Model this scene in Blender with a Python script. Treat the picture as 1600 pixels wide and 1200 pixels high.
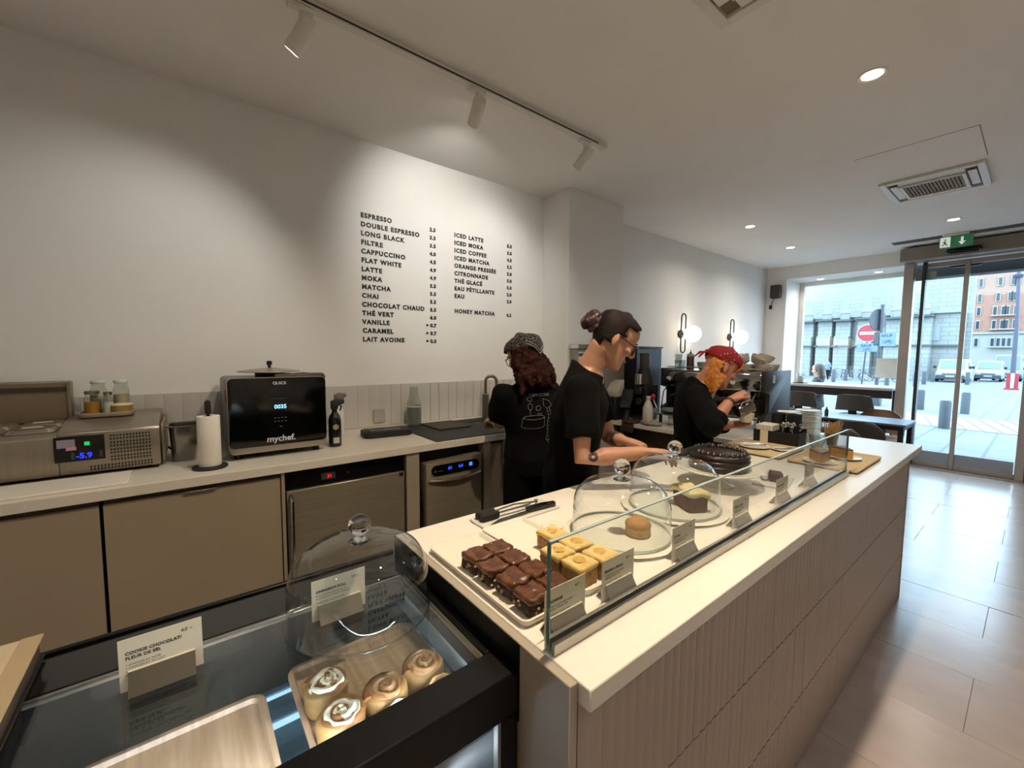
import bpy, bmesh, math, random
from mathutils import Vector, Matrix, Euler, noise as mnoise
from mathutils.bvhtree import BVHTree
PI = math.pi
S = bpy.context.scene
COL = S.collection
for o in list(bpy.data.objects):
    bpy.data.objects.remove(o)
random.seed(7)

# ---------------------------------------------------------------- camera
cam_d = bpy.data.cameras.new('camera'); cam = bpy.data.objects.new('camera', cam_d); COL.objects.link(cam)
cam_d.sensor_width = 36.0; cam_d.lens = 648.5 / 1600 * 36; cam_d.clip_start = .02; cam_d.clip_end = 400
YAW, PIT, ROL = (math.radians(a) for a in (51.797, 4.216, 0.417))
fw = Vector((math.cos(YAW) * math.cos(PIT), math.sin(YAW) * math.cos(PIT), -math.sin(PIT)))
rt = Vector((math.sin(YAW), -math.cos(YAW), 0)); up = rt.cross(fw)
r2 = rt * math.cos(ROL) + up * math.sin(ROL); u2 = up * math.cos(ROL) - rt * math.sin(ROL)
cam.matrix_world = Matrix(((r2.x, u2.x, -fw.x, 0), (r2.y, u2.y, -fw.y, 0), (r2.z, u2.z, -fw.z, 1.5), (0, 0, 0, 1)))
S.camera = cam
# ---------------------------------------------------------------- sky, daylight, exposure
W = bpy.data.worlds.new('sky'); S.world = W; W.use_nodes = True
bg = W.node_tree.nodes['Background']; bg.inputs[0].default_value = (.60, .79, 1.0, 1); bg.inputs[1].default_value = 10.5
S.view_settings.view_transform = 'Standard'; S.view_settings.look = 'None'
S.view_settings.exposure = 0.0; S.view_settings.gamma = 1.0; S.view_settings.use_curve_mapping = False
S.cycles.max_bounces = 10; S.cycles.transparent_max_bounces = 24; S.cycles.caustics_reflective = False; S.cycles.caustics_refractive = False
S.cycles.sample_clamp_indirect = 6
for nm, loc, sx, sy in (('window_portal', (8.56, 1.96, 1.9), 1.75, 1.45), ('door_portal', (7.98, .66, 1.35), 2.7, 1.2)):
    l = bpy.data.lights.new(nm, 'AREA'); l.shape = 'RECTANGLE'; l.size = sx; l.size_y = sy; l.cycles.is_portal = True
    o = bpy.data.objects.new(nm, l); COL.objects.link(o); o.location = loc; o.rotation_euler = (0, PI / 2, 0)

# ---------------------------------------------------------------- helpers
def lin(c):
    return c / 12.92 if c <= .04045 else ((c + .055) / 1.055) ** 2.4
def rgb(h):
    h = h.lstrip('#'); return tuple(lin(int(h[i:i + 2], 16) / 255) for i in (0, 2, 4))
MATS = {}
def mat(name, col, rough=.5, metal=0., var=.06, vs=6., bump=0., bs=60., emit=0., spec=.5, coat=0., col2=None, trans=0., sheen=0., alpha=1., stretch=(1, 1, 1)):
    if name in MATS: return MATS[name]
    m = bpy.data.materials.new(name); m.use_nodes = True; nt = m.node_tree; n = nt.nodes; L = nt.links
    b = n['Principled BSDF']; c = rgb(col)
    tc = n.new('ShaderNodeTexCoord'); mp = n.new('ShaderNodeMapping'); mp.inputs['Scale'].default_value = stretch
    L.new(tc.outputs['Object'], mp.inputs[0])
    nz = n.new('ShaderNodeTexNoise'); nz.inputs['Scale'].default_value = vs; nz.inputs['Detail'].default_value = 5
    L.new(mp.outputs[0], nz.inputs['Vector'])
    rp = n.new('ShaderNodeValToRGB'); rp.color_ramp.elements[0].position = .3; rp.color_ramp.elements[1].position = .7
    d = rgb(col2) if col2 else tuple(min(1, x * (1 + var)) for x in c)
    c0 = c if col2 else tuple(x * (1 - var) for x in c)
    rp.color_ramp.elements[0].color = (*c0, 1); rp.color_ramp.elements[1].color = (*d, 1)
    L.new(nz.outputs['Fac'], rp.inputs[0]); L.new(rp.outputs[0], b.inputs['Base Color'])
    b.inputs['Roughness'].default_value = rough; b.inputs['Metallic'].default_value = metal
    b.inputs['Specular IOR Level'].default_value = spec; b.inputs['Coat Weight'].default_value = coat
    b.inputs['Transmission Weight'].default_value = trans; b.inputs['Sheen Weight'].default_value = sheen; b.inputs['Alpha'].default_value = alpha
    if emit:
        b.inputs['Emission Color'].default_value = (*c, 1); b.inputs['Emission Strength'].default_value = emit
    if bump:
        n2 = n.new('ShaderNodeTexNoise'); n2.inputs['Scale'].default_value = bs; n2.inputs['Detail'].default_value = 4
        L.new(mp.outputs[0], n2.inputs['Vector'])
        bp = n.new('ShaderNodeBump'); bp.inputs['Strength'].default_value = bump; bp.inputs['Distance'].default_value = .004
        L.new(n2.outputs['Fac'], bp.inputs['Height']); L.new(bp.outputs[0], b.inputs['Normal'])
    MATS[name] = m; return m
def wood(name, c1, c2, rough=.45, sc=3., stretch=(1, 9, 9), coat=0.):
    m = mat(name, c1, rough, col2=c2, vs=sc, stretch=stretch, bump=.08, bs=sc * 6, coat=coat); return m
def glass(name, tint='ffffff', ior=1.45, rough=.0, boost=1.0):
    if name in MATS: return MATS[name]
    m = bpy.data.materials.new(name); m.use_nodes = True; nt = m.node_tree; n = nt.nodes; L = nt.links
    n.remove(n['Principled BSDF']); out = n['Material Output']
    t = n.new('ShaderNodeBsdfTransparent'); g = n.new('ShaderNodeBsdfGlossy'); g.inputs['Roughness'].default_value = rough
    tc = n.new('ShaderNodeTexCoord'); nz = n.new('ShaderNodeTexNoise'); nz.inputs['Scale'].default_value = 3; L.new(tc.outputs['Object'], nz.inputs['Vector'])
    rp = n.new('ShaderNodeValToRGB'); c = rgb(tint); rp.color_ramp.elements[0].color = (*[x * .985 for x in c], 1); rp.color_ramp.elements[1].color = (*c, 1)
    L.new(nz.outputs['Fac'], rp.inputs[0]); L.new(rp.outputs[0], t.inputs[0])
    lw = n.new('ShaderNodeLayerWeight'); lw.inputs['Blend'].default_value = .5; pw = n.new('ShaderNodeMath'); pw.operation = 'POWER'; pw.inputs[1].default_value = 4.2
    r0 = ((ior - 1) / (ior + 1)) ** 2; ml = n.new('ShaderNodeMath'); ml.operation = 'MULTIPLY_ADD'; ml.use_clamp = True; ml.inputs[1].default_value = (1 - r0) * .9 * boost; ml.inputs[2].default_value = r0 * boost
    L.new(lw.outputs['Facing'], pw.inputs[0])
    mx = n.new('ShaderNodeMixShader'); L.new(pw.outputs[0], ml.inputs[0]); L.new(ml.outputs[0], mx.inputs[0])
    L.new(t.outputs[0], mx.inputs[1]); L.new(g.outputs[0], mx.inputs[2]); L.new(mx.outputs[0], out.inputs[0])
    MATS[name] = m; return m
def B(): return bmesh.new()
def xf(bm, vs, mtx):
    bmesh.ops.transform(bm, matrix=mtx, verts=vs)
def RZ(a): return Matrix.Rotation(a, 4, 'Z')
def T(x, y=0, z=0): return Matrix.Translation((x, y, z))
def box(bm, x0, x1, y0, y1, z0, z1, bev=0., mtx=None, seg=1):
    vs = bmesh.ops.create_cube(bm, size=1)['verts']
    xf(bm, vs, T((x0 + x1) / 2, (y0 + y1) / 2, (z0 + z1) / 2) @ Matrix.Diagonal((x1 - x0, y1 - y0, z1 - z0, 1)))
    if mtx is not None: xf(bm, vs, mtx)
    if bev:
        es = list({e for v in vs for e in v.link_edges})
        bmesh.ops.bevel(bm, geom=es, offset=bev, segments=seg, affect='EDGES', profile=.5)
    return bm
def lathe(bm, prof, c=(0, 0, 0), seg=28, mtx=None, wob=None):
    c = Vector(c); rows = []
    for k, (r, h) in enumerate(prof):
        row = []
        for i in range(seg if r > 1e-6 else 1):
            a = 2 * PI * i / seg; rr = r * (wob(a, k) if wob else 1)
            p = Vector((rr * math.cos(a), rr * math.sin(a), h))
            row.append(bm.verts.new((mtx @ p if mtx else p) + c))
        rows.append(row)
    for a, b in zip(rows, rows[1:]):
        for i in range(seg):
            j = (i + 1) % seg
            try:
                if len(a) == 1 and len(b) == 1: break
                if len(a) == 1: bm.faces.new((a[0], b[j], b[i]))
                elif len(b) == 1: bm.faces.new((a[i], a[j], b[0]))
                else: bm.faces.new((a[i], a[j], b[j], b[i]))
            except ValueError: pass
    return bm
def rrect(w, d, r, n=5):
    pts = []
    for cx, cy, a0 in ((w / 2 - r, d / 2 - r, 0), (-w / 2 + r, d / 2 - r, 90), (-w / 2 + r, -d / 2 + r, 180), (w / 2 - r, -d / 2 + r, 270)):
        for i in range(n + 1):
            a = math.radians(a0 + 90 * i / n); pts.append((cx + r * math.cos(a), cy + r * math.sin(a)))
    return pts
def loft(bm, rings, cap=True, close=True):
    vr = [[bm.verts.new(p) for p in r] for r in rings]
    for a, b in zip(vr, vr[1:]):
        n = len(a)
        for i in range(n if close else n - 1):
            j = (i + 1) % n; bm.faces.new((a[i], a[j], b[j], b[i]))
    if cap:
        bm.faces.new(vr[0][::-1]); bm.faces.new(vr[-1])
    return bm
def prism(bm, poly, axis, a, b, bev=0.):
    def p3(p, h):
        if axis == 'x': return (h, p[0], p[1])
        if axis == 'y': return (p[0], h, p[1])
        return (p[0], p[1], h)
    n0 = len(bm.verts); loft(bm, [[p3(p, a) for p in poly], [p3(p, b) for p in poly]])
    bm.verts.ensure_lookup_table(); vs = bm.verts[n0:]
    if bev:
        es = list({e for v in vs for e in v.link_edges}); bmesh.ops.bevel(bm, geom=es, offset=bev, segments=2, affect='EDGES', profile=.5)
    return bm
def tube(bm, pts, r, seg=8, flat=None, caps=True):
    pts = [Vector(p) for p in pts]; n = len(pts); rs = r if isinstance(r, (list, tuple)) else [r] * n
    rings = []; prev = None
    for i, p in enumerate(pts):
        t = (pts[min(i + 1, n - 1)] - pts[max(i - 1, 0)]).normalized()
        if prev is None:
            ref = Vector((0, 0, 1)) if abs(t.z) < .9 else Vector((1, 0, 0)); u = t.cross(ref).normalized()
        else:
            u = (prev - t * prev.dot(t)).normalized()
        prev = u; w = t.cross(u)
        fx, fy = flat if flat else (1, 1)
        rings.append([p + (u * math.cos(2 * PI * k / seg) * fx + w * math.sin(2 * PI * k / seg) * fy) * rs[i] for k in range(seg)])
    return loft(bm, rings, cap=caps)
def cap_tube(bm, pts, rs, seg=12, flat=None):      # a tube with rounded ends, used for limbs
    pts = [Vector(p) for p in pts]; d0 = (pts[0] - pts[1]).normalized(); d1 = (pts[-1] - pts[-2]).normalized()
    P = [pts[0] + d0 * rs[0] * .95, pts[0] + d0 * rs[0] * .6] + pts + [pts[-1] + d1 * rs[-1] * .6, pts[-1] + d1 * rs[-1] * .95]
    R = [rs[0] * .3, rs[0] * .8] + list(rs) + [rs[-1] * .8, rs[-1] * .3]
    return tube(bm, P, R, seg, flat)
def sph(bm, c, r, u=16, v=10, mtx=None):
    r = r if isinstance(r, (tuple, list)) else (r, r, r)
    vs = bmesh.ops.create_uvsphere(bm, u_segments=u, v_segments=v, radius=1)['verts']
    m = T(*c) @ (mtx if mtx is not None else Matrix()) @ Matrix.Diagonal((*r, 1)); xf(bm, vs, m); return bm
def cyl(bm, c, r, h, seg=20, bev=0., axis='z', r2=None):
    b = min(bev, h / 2.1); r2 = r if r2 is None else r2
    pr = [(0, 0), (r - b, 0), (r, b), (r2, h - b), (r2 - b, h), (0, h)] if b else [(0, 0), (r, 0), (r2, h), (0, h)]
    m = {'z': None, 'x': Matrix.Rotation(PI / 2, 3, 'Y'), 'y': Matrix.Rotation(-PI / 2, 3, 'X')}[axis]
    return lathe(bm, pr, c, seg, m)
def jitter(bm, amt, sc, seed=0, axis=None):
    for v in bm.verts:
        d = mnoise.noise_vector(v.co * sc + Vector((seed, seed * 1.7, 0)))
        v.co += d * amt if axis is None else Vector(axis) * d.x * amt
def wmat(o):
    m = o.matrix_basis.copy()
    while o.parent: o = o.parent; m = o.matrix_basis @ m
    return m
def obj(name, bm, m, parent=None, smooth=40, kind=None, label=None):
    me = bpy.data.meshes.new(name)
    if isinstance(bm, bmesh.types.BMesh):
        bmesh.ops.recalc_face_normals(bm, faces=bm.faces[:]); bm.to_mesh(me); bm.free()
    else: me = bm
    if parent is not None: me.transform(wmat(parent).inverted())
    if smooth:
        me.polygons.foreach_set('use_smooth', [True] * len(me.polygons)); me.set_sharp_from_angle(angle=math.radians(smooth))
    me.update(); o = bpy.data.objects.new(name, me); COL.objects.link(o); o.parent = parent
    for x in (m if isinstance(m, (list, tuple)) else [m]): me.materials.append(x)
    if kind: o['kind'] = kind
    if label: o['label'] = label
    return o
def tag(o, label, cat, group=None):
    o['label'] = label; o['category'] = cat
    if group: o['group'] = group
    return o
def thing(name, label, cat, loc=(0, 0, 0), rz=0., group=None):
    o = bpy.data.objects.new(name, None); o.empty_display_size = .05; COL.objects.link(o); o.location = loc; o.rotation_euler = (0, 0, rz)
    return tag(o, label, cat, group)
def struct(name, bm, m, parent=None, smooth=40, label=None):
    o = obj(name, bm, m, parent, smooth, label=label)
    o['kind'] = 'structure'; return o
def copy_tree(root, loc, rz=None, label=None, parent=None):
    c = root.copy(); COL.objects.link(c); c.location = loc
    if rz is not None: c.rotation_euler = (0, 0, rz)
    if label: c['label'] = label
    def rec(a, b):
        for ch in list(a.children):
            k = ch.copy(); COL.objects.link(k); k.parent = b; rec(ch, k)
    rec(root, c); return c
def text_bm(s, size, mtx, extrude=.0006, sp=1.0, align='LEFT', off=0.):
    cu = bpy.data.curves.new('lettering', 'FONT'); cu.body = s; cu.size = size; cu.space_character = sp; cu.align_x = align
    cu.extrude = extrude; cu.offset = off; cu.resolution_u = 3
    o = bpy.data.objects.new('lettering', cu); COL.objects.link(o)
    dg = bpy.context.evaluated_depsgraph_get(); me = bpy.data.meshes.new_from_object(o.evaluated_get(dg))
    bpy.data.objects.remove(o); bpy.data.curves.remove(cu)
    bm = B(); bm.from_mesh(me); bpy.data.meshes.remove(me); xf(bm, bm.verts[:], mtx); return bm
def frame(o, ex, ey):                      # matrix with given x and y axes at point o
    ex = Vector(ex).normalized(); ey = Vector(ey).normalized(); ez = ex.cross(ey)
    return Matrix(((ex.x, ey.x, ez.x, o[0]), (ex.y, ey.y, ez.y, o[1]), (ex.z, ey.z, ez.z, o[2]), (0, 0, 0, 1)))
def remesh(bm, voxel, smooth=6, fac=.5):
    me = bpy.data.meshes.new('tmp'); bmesh.ops.recalc_face_normals(bm, faces=bm.faces[:]); bm.to_mesh(me); bm.free()
    o = bpy.data.objects.new('tmp', me); COL.objects.link(o)
    r = o.modifiers.new('r', 'REMESH'); r.mode = 'VOXEL'; r.voxel_size = voxel
    if smooth:
        s = o.modifiers.new('s', 'SMOOTH'); s.iterations = smooth; s.factor = fac
    dg = bpy.context.evaluated_depsgraph_get(); out = bpy.data.meshes.new_from_object(o.evaluated_get(dg))
    bpy.data.objects.remove(o); b = B(); b.from_mesh(out); bpy.data.meshes.remove(out); return b
def area_light(name, loc, size, power, color, rot=(0, 0, 0), parent=None, size_y=None):
    l = bpy.data.lights.new(name, 'AREA'); l.shape = 'RECTANGLE' if size_y else 'DISK'; l.size = size; l.energy = power; l.color = color
    if size_y: l.size_y = size_y
    o = bpy.data.objects.new(name, l); COL.objects.link(o); o.location = loc; o.rotation_euler = rot; o.parent = parent; return o
def spot_light(name, loc, to, power, color, angle, blend=.6, r=.03, parent=None):
    l = bpy.data.lights.new(name, 'SPOT'); l.energy = power; l.color = color; l.spot_size = math.radians(angle); l.spot_blend = blend; l.shadow_soft_size = r
    o = bpy.data.objects.new(name, l); COL.objects.link(o); o.location = loc
    o.rotation_euler = (Vector(to) - Vector(loc)).to_track_quat('-Z', 'Y').to_euler()
    return o
# ---------------------------------------------------------------- materials
wallp = mat('wall_paint', 'e8e6e1', .75, var=.02, vs=2, bump=.05, bs=120)
ceilp = mat('ceiling_paint', 'ece9e4', .8, var=.015, vs=2, bump=.03, bs=120)
tilem = mat('floor_tile', 'b9aaa2', .24, var=.10, vs=5, bump=.06, bs=25, stretch=(1, .5, 1))
grout = mat('grout', 'a89a92', .8)
whitem = mat('white_satin', 'dedad2', .45, var=.02)
blackm = mat('black_gloss', '0b0b0c', .22, var=.2)
blackmat = mat('black_matte', '111112', .6, var=.2)
darkgr = mat('dark_grey', '35342f', .5, var=.1)
steel = mat('brushed_steel', '8d8a83', .32, 1., var=.08, vs=4, stretch=(1, 1, 40), bump=.03, bs=50)
chrome = mat('chrome', 'c9c9c9', .08, 1., var=.05)
alum = mat('aluminium', 'b3a9a0', .42, .25, var=.04)
quartz = mat('quartz', 'e9e3d6', .28, var=.02, vs=40)
lampglow = mat('lamp_glow', 'fff1dc', .5, emit=14.)
clear = glass('clear_glass', 'fbfefd', 1.45)
pane_g = glass('window_glass', 'f4fbfc', 1.33)
# ---------------------------------------------------------------- the room
XW = 7.86; YL = 2.97; ZC = 2.95; YR = -1.9; XB = -2.2
fl = struct('floor', box(B(), XB, XW + .75, YR, YL, -.06, -.004), grout)
def floor_tile(x0, x1, y0, y1, cache={}):
    k = (round(x1 - x0, 3), round(y1 - y0, 3))
    if k not in cache:
        w, d = k; o = obj('floor_tile', box(B(), .0007, w - .0007, .0007, d - .0007, -.006, 0, .0008), tilem, smooth=30); cache[k] = o
    else:
        o = cache[k].copy(); COL.objects.link(o)
    o.parent = fl; o.location = (x0, y0, random.uniform(-.0004, .0004)); o.rotation_euler = (random.uniform(-.0012, .0012), random.uniform(-.0012, .0012), 0)
x = 2.84 - .45 * 9; r = 0
while x < XW - .02:
    x1 = min(x + .45, XW); y = .1 + (.45 if r % 2 else 0) - .9 * 2
    while y < 2.95:
        y1 = min(y + .9, YL)
        if y1 > -1.3: floor_tile(x, x1, max(y, YR), y1)
        y += .9
    x += .45; r += 1
struct('ceiling', box(B(), XB, XW + .02, YR, YL + .1, ZC, ZC + .1), ceilp)
struct('wall_left', box(B(), XB, XW + .9, YL, YL + .15, -.06, ZC), wallp)
struct('wall_column', box(B(), 2.70, 3.45, 2.63, YL, -.06, ZC, .004), wallp)
struct('wall_back', box(B(), XB - .15, XB, YR - .15, YL + .15, 0, ZC + .1), wallp)
struct('wall_right', box(B(), XB, XW + .9, YR - .15, YR, 0, ZC + .1), wallp)
bm = B(); box(bm, XW, 8.62, 2.67, YL, 0, ZC); struct('wall_window_side', bm, wallp)
struct('wall_window_lintel', box(B(), XW, 8.62, 1.22, 2.67, 2.75, ZC + .1), wallp)
struct('wall_door_lintel', box(B(), XW, 8.2, YR, 1.22, 2.78, ZC + .1), wallp)
struct('wall_door_side', box(B(), XW - .04, 8.2, YR, .05, 0, 2.78), mat('pier', '8a7c6c', .7, var=.04))
# access hatch line on the ceiling
bm = B()
for a in ((3.97, 3.975, .33, .95), (3.97, 4.60, .325, .33)): box(bm, a[0], a[1], a[2], a[3], ZC - .0015, ZC + .001)
struct('trim_hatch', bm, mat('hatch_gap', '8b857c', .8))
# backsplash: narrow upright fluted tiles
bs = struct('trim_backsplash', box(B(), -1.3, 2.70, 2.945, 2.97, .966, 1.262), mat('splash_back', '8d8a82', .5))
splash = mat('splash_tile', 'c6c2ba', .22, var=.08, vs=3)
base = None
for i in range(50):
    x = -1.3 + i * .08
    if base is None:
        bm = B(); n = 7
        ring = lambda zz: [(.0006 + .0788 * k / n, 2.945 - .0025 * math.sin(PI * k / n), zz) for k in range(n + 1)] + [(.0794, 2.95, zz), (.0006, 2.95, zz)]
        loft(bm, [ring(.968), ring(1.267)]); base = obj('splash_tile', bm, splash, bs, smooth=50); base.location = (x, 0, 0)
    else:
        o = base.copy(); COL.objects.link(o); o.location = (x, random.uniform(-.0005, .0005), 0)
# window
wf = struct('window_1', box(box(box(box(B(), 8.47, 8.55, 2.60, 2.67, 0, 2.75, .004), 8.47, 8.55, 1.22, 1.30, 0, 2.75, .004), 8.47, 8.55, 1.30, 2.60, 2.69, 2.75, .004), 8.47, 8.55, 1.30, 2.60, 0, .08, .004), whitem)
obj('window_pane', box(B(), 8.50, 8.512, 1.29, 2.61, .07, 2.70), pane_g, wf, smooth=0)
# sliding door with its frame
d1 = struct('door_1', box(box(B(), 7.80, 7.98, 1.13, 1.235, 0, 2.78, .006), 7.80, 7.98, .04, .115, 0, 2.78, .006), alum)
obj('side_mullion', box(B(), 7.83, 7.95, 1.02, 1.055, 0, 2.78, .004), darkgr, d1)
for y0, y1 in ((.66, 1.02), (.115, .64)):
    lf = obj('door_leaf', box(box(B(), 7.87, 7.915, y0, y1, 0.012, .075, .004), 7.87, 7.915, y0, y1, 2.68, 2.74, .004), alum, d1)
    obj('door_pane', box(B(), 7.888, 7.898, y0, y1, .07, 2.69), pane_g, lf, smooth=0)
    obj('frosted_strip', box(B(), 7.880, 7.886, y0 + .01, y1 - .01, .075, .22), mat('frost', '9aa3ae', .5), lf)
obj('meeting_stile', box(B(), 7.86, 7.92, .625, .672, .01, 2.74, .006), alum, d1)
obj('side_pane', box(B(), 7.888, 7.898, 1.055, 1.13, .02, 2.75), pane_g, d1, smooth=0)
obj('threshold', box(B(), 7.76, 8.2, .04, 1.235, 0, .012, .003), mat('threshold_steel', 'b9b6b0', .35, .6), d1)
struct('trim_door_header', box(B(), 7.58, 7.86, -.9, 1.25, 2.755, 2.925, .006), mat('header_paint', '8a8276', .5, var=.03))
struct('trim_ceiling_slot', box(B(), 7.20, 7.36, -.9, 1.28, 2.944, 2.951), mat('slot_dark', '4d463e', .7))
t = thing('door_sensor', 'black rounded motion sensor under the door header', 'sensor', (7.53, .66, 2.80))
bm = B(); prism(bm, [(p[0], p[1]) for p in rrect(.30, .055, .027)], 'x', 7.50, 7.585, .004); xf(bm, bm.verts[:], T(0, .66, 2.805)); obj('housing', bm, blackm, t)
bm = B(); box(bm, 7.51, 7.575, .54, .78, 2.768, 2.778, .003); obj('sensor_window', bm, mat('sensor_red', '3a2b2a', .2), t)
t = thing('door_sensor', 'lower black oval sensor bar behind the door glass', 'sensor', (7.97, .67, 2.70))
bm = B(); prism(bm, rrect(.30, .06, .03), 'x', 7.925, 7.99, .004); xf(bm, bm.verts[:], T(0, .67, 2.69)); obj('housing', bm, blackm, t)
# paper notices on the glass
tag(obj('paper_notice', box(B(), 8.485, 8.488, 1.345, 1.585, 1.165, 1.465), mat('paper_beige', 'cfc8bd', .8)), 'plain beige paper sheet taped low on the shop window', 'paper')
tag(obj('paper_notice', box(B(), 7.878, 7.882, .925, 1.125, 2.525, 2.63), mat('paper_grey', 'a7b0aa', .8)), 'grey rectangular sheet stuck at the top of the door glass', 'paper')
# downlights
def downlight(label, x, y, z, power, col=(1, .90, .77), r=.045):
    t = thing('downlight', label, 'light', (x, y, z), group='recessed ceiling downlights')
    obj('trim_ring', lathe(B(), [(r, -.001), (r + .014, -.005), (r + .02, -.002), (r + .02, .0), (r, 0)], (x, y, z), 28), whitem, t)
    obj('lens', lathe(B(), [(0, -.0015), (r, -.0015), (r, .0), (0, 0)], (x, y, z), 24), lampglow, t)
    o = area_light('downlight_lamp', (x, y, z - .012), r * 2, power, col); o.data.spread = math.radians(150); return t
downlight('large round downlight nearest the track lights side of the ceiling', 2.852, .63, ZC, 9)
downlight('round downlight near the wall, above the first globe sconce', 5.082, 2.125, ZC, 7)
downlight('round downlight near the wall, farther one above the second globe sconce', 6.481, 2.182, ZC, 7)
downlight('round downlight just above the green exit sign', 6.466, .664, ZC, 7)
downlight('small downlight in the window soffit, the left one', 8.224, 2.31, 2.75, 3)
downlight('small downlight in the window soffit, the right one', 8.181, 1.574, 2.75, 3)
downlight('downlight over the near end of the counter', 1.0, .63, ZC, 34, (1, .81, .59))
downlight('downlight over the customer side of the room', .9, -.9, ZC, 6)
downlight('downlight over the display case end of the room', -.9, .8, ZC, 4)
# track lighting
tr = thing('light_track', 'long white ceiling track rail above the work aisle', 'light track', (1.37, 1.966, ZC))
bm = B(); box(bm, .35, 2.33, 1.945, 1.987, 2.915, 2.949, .003); obj('rail', bm, whitem, tr)
obj('rail_slot', box(B(), .42, 2.26, 1.9425, 1.9445, 2.922, 2.930), darkgr, tr)
obj('end_cap', lathe(B(), [(0, 2.912), (.026, 2.912), (.028, 2.93), (.026, 2.9495), (0, 2.9495)], (2.335, 1.966, 0), 16), whitem, tr)
obj('feed_cap', box(B(), .30, .36, 1.938, 1.994, 2.908, 2.949, .006), whitem, tr)
def track_spot(label, x, to, power, lit, ang, bl):
    p = Vector((x, 1.966, 2.80)); t = thing('track_spotlight', label, 'spotlight', (x, 1.966, 2.915), group='spotlights on the ceiling track')
    obj('adapter', box(B(), x - .05, x + .05, 1.948, 1.984, 2.896, 2.9145, .004), whitem, t)
    obj('arm', tube(B(), [(x, 1.966, 2.90), (x, 1.966, 2.80)], .007, 8), whitem, t)
    d = (Vector(to) - p).normalized(); q = d.to_track_quat('Z', 'Y').to_matrix()
    obj('head', lathe(B(), [(0, -.075), (.031, -.075), (.034, -.07), (.034, .075), (.028, .075), (.026, .06), (0, .06)], p, 24, q), whitem, t)
    obj('lens', lathe(B(), [(0, .0725), (.0278, .0725)], p, 20, q), mat('spot_glow', 'fdf6ea', .4, emit=lit), t)
    spot_light('track_lamp', p + d * .085, to, power, (1, .97, .91), ang, bl, .02)
track_spot('white spotlight at the left of the track, lens showing bright', .43, (-.42, 2.97, 1.30), 23, 20., 94, .75)
track_spot('white spotlight in the middle of the track', 1.292, (1.62, 2.97, 2.38), 30, 20., 100, .8)
track_spot('white spotlight near the right end of the track', 2.143, (2.0, 2.97, 1.95), 20, 20., 100, .8)
# ceiling cassette units
def cassette(label, x0, x1, y0, y1, slats):
    t = thing('air_conditioner', label, 'vent', ((x0 + x1) / 2, (y0 + y1) / 2, ZC)); z = ZC; e = .045
    bm = B(); box(bm, x0, x1, y0, y0 + e, z - .022, z, .003); box(bm, x0, x1, y1 - e, y1, z - .022, z, .003); box(bm, x0, x0 + e, y0 + e, y1 - e, z - .022, z, .003); box(bm, x1 - e, x1, y0 + e, y1 - e, z - .022, z, .003); obj('frame', bm, whitem, t)
    obj('recess', box(B(), x0 + e, x1 - e, y0 + e, y1 - e, z - .004, z - .002), mat('vent_dark', '85796a', .7), t)
    ix0, ix1, iy0, iy1 = x0 + .13, x1 - .13, y0 + .11, y1 - .11
    bm = B(); w = .022
    for a in ((ix0, ix1, iy0, iy0 + w), (ix0, ix1, iy1 - w, iy1), (ix0, ix0 + w, iy0 + w, iy1 - w), (ix1 - w, ix1, iy0 + w, iy1 - w)): box(bm, *a, z - .034, z - .004, .002)
    obj('grille_frame', bm, whitem, t)
    n = slats
    for i in range(n):
        y = iy0 + w + (iy1 - iy0 - 2 * w) * (i + .5) / n
        obj('slat', box(B(), ix0 + w, ix1 - w, y - .006, y + .006, z - .026, z - .022), mat('slat_tan', '8c7a63', .6), t)
    for a in ((ix0, ix1, y0 + e + .008, iy0 - .008), (ix0, ix1, iy1 + .008, y1 - e - .008), (x0 + e + .01, ix0 - .01, iy0, iy1), (ix1 + .01, x1 - e - .01, iy0, iy1)):
        obj('flap', box(B(), a[0], a[1], a[2], a[3], z - .020, z - .012, .002), whitem, t)
    return t
cassette('rectangular white air conditioning cassette with tan grille', 4.68, 5.34, .34, .945, 16)
cassette('square white ceiling cassette cut by the top of the picture', 1.26, 1.92, .30, .965, 12)
# exit sign
t = thing('exit_sign', 'green and white running man emergency exit sign hanging from the ceiling', 'sign', (7.2, .70, ZC))
obj('mount', box(B(), 7.17, 7.23, .60, .82, 2.925, ZC, .006), whitem, t)
obj('plate', box(B(), 7.193, 7.207, .565, .845, 2.79, 2.925, .003), mat('exit_green', '3d8a5c', .35, emit=.08), t)
wm = mat('exit_white', 'e8f4e4', .5, emit=.45)
def sgn(y, z): return (7.1925, .845 - y, 2.79 + z)
obj('pictogram_panel', box(B(), 7.1905, 7.193, .750, .835, 2.80, 2.915), wm, t)
bm = B(); G = mat('exit_figure', '16482b', .5)
for a, b, r in (((.045, .078), (.052, .052), .008), ((.052, .052), (.035, .04), .006), ((.035, .04), (.03, .02), .005), ((.052, .052), (.066, .04), .006), ((.066, .04), (.072, .024), .005), ((.046, .076), (.066, .07), .004), ((.045, .076), (.028, .064), .004)):
    tube(bm, [sgn(*a), sgn(*b)], r, 6)
sph(bm, sgn(.052, .095), (.004, .010, .010), 10, 8); obj('running_figure', bm, G, t)
bm = B(); prism(bm, [(.665, 2.90), (.645, 2.90), (.645, 2.85), (.625, 2.85), (.655, 2.81), (.685, 2.85), (.665, 2.85)], 'x', 7.1905, 7.193); obj('arrow', bm, wm, t)
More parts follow.
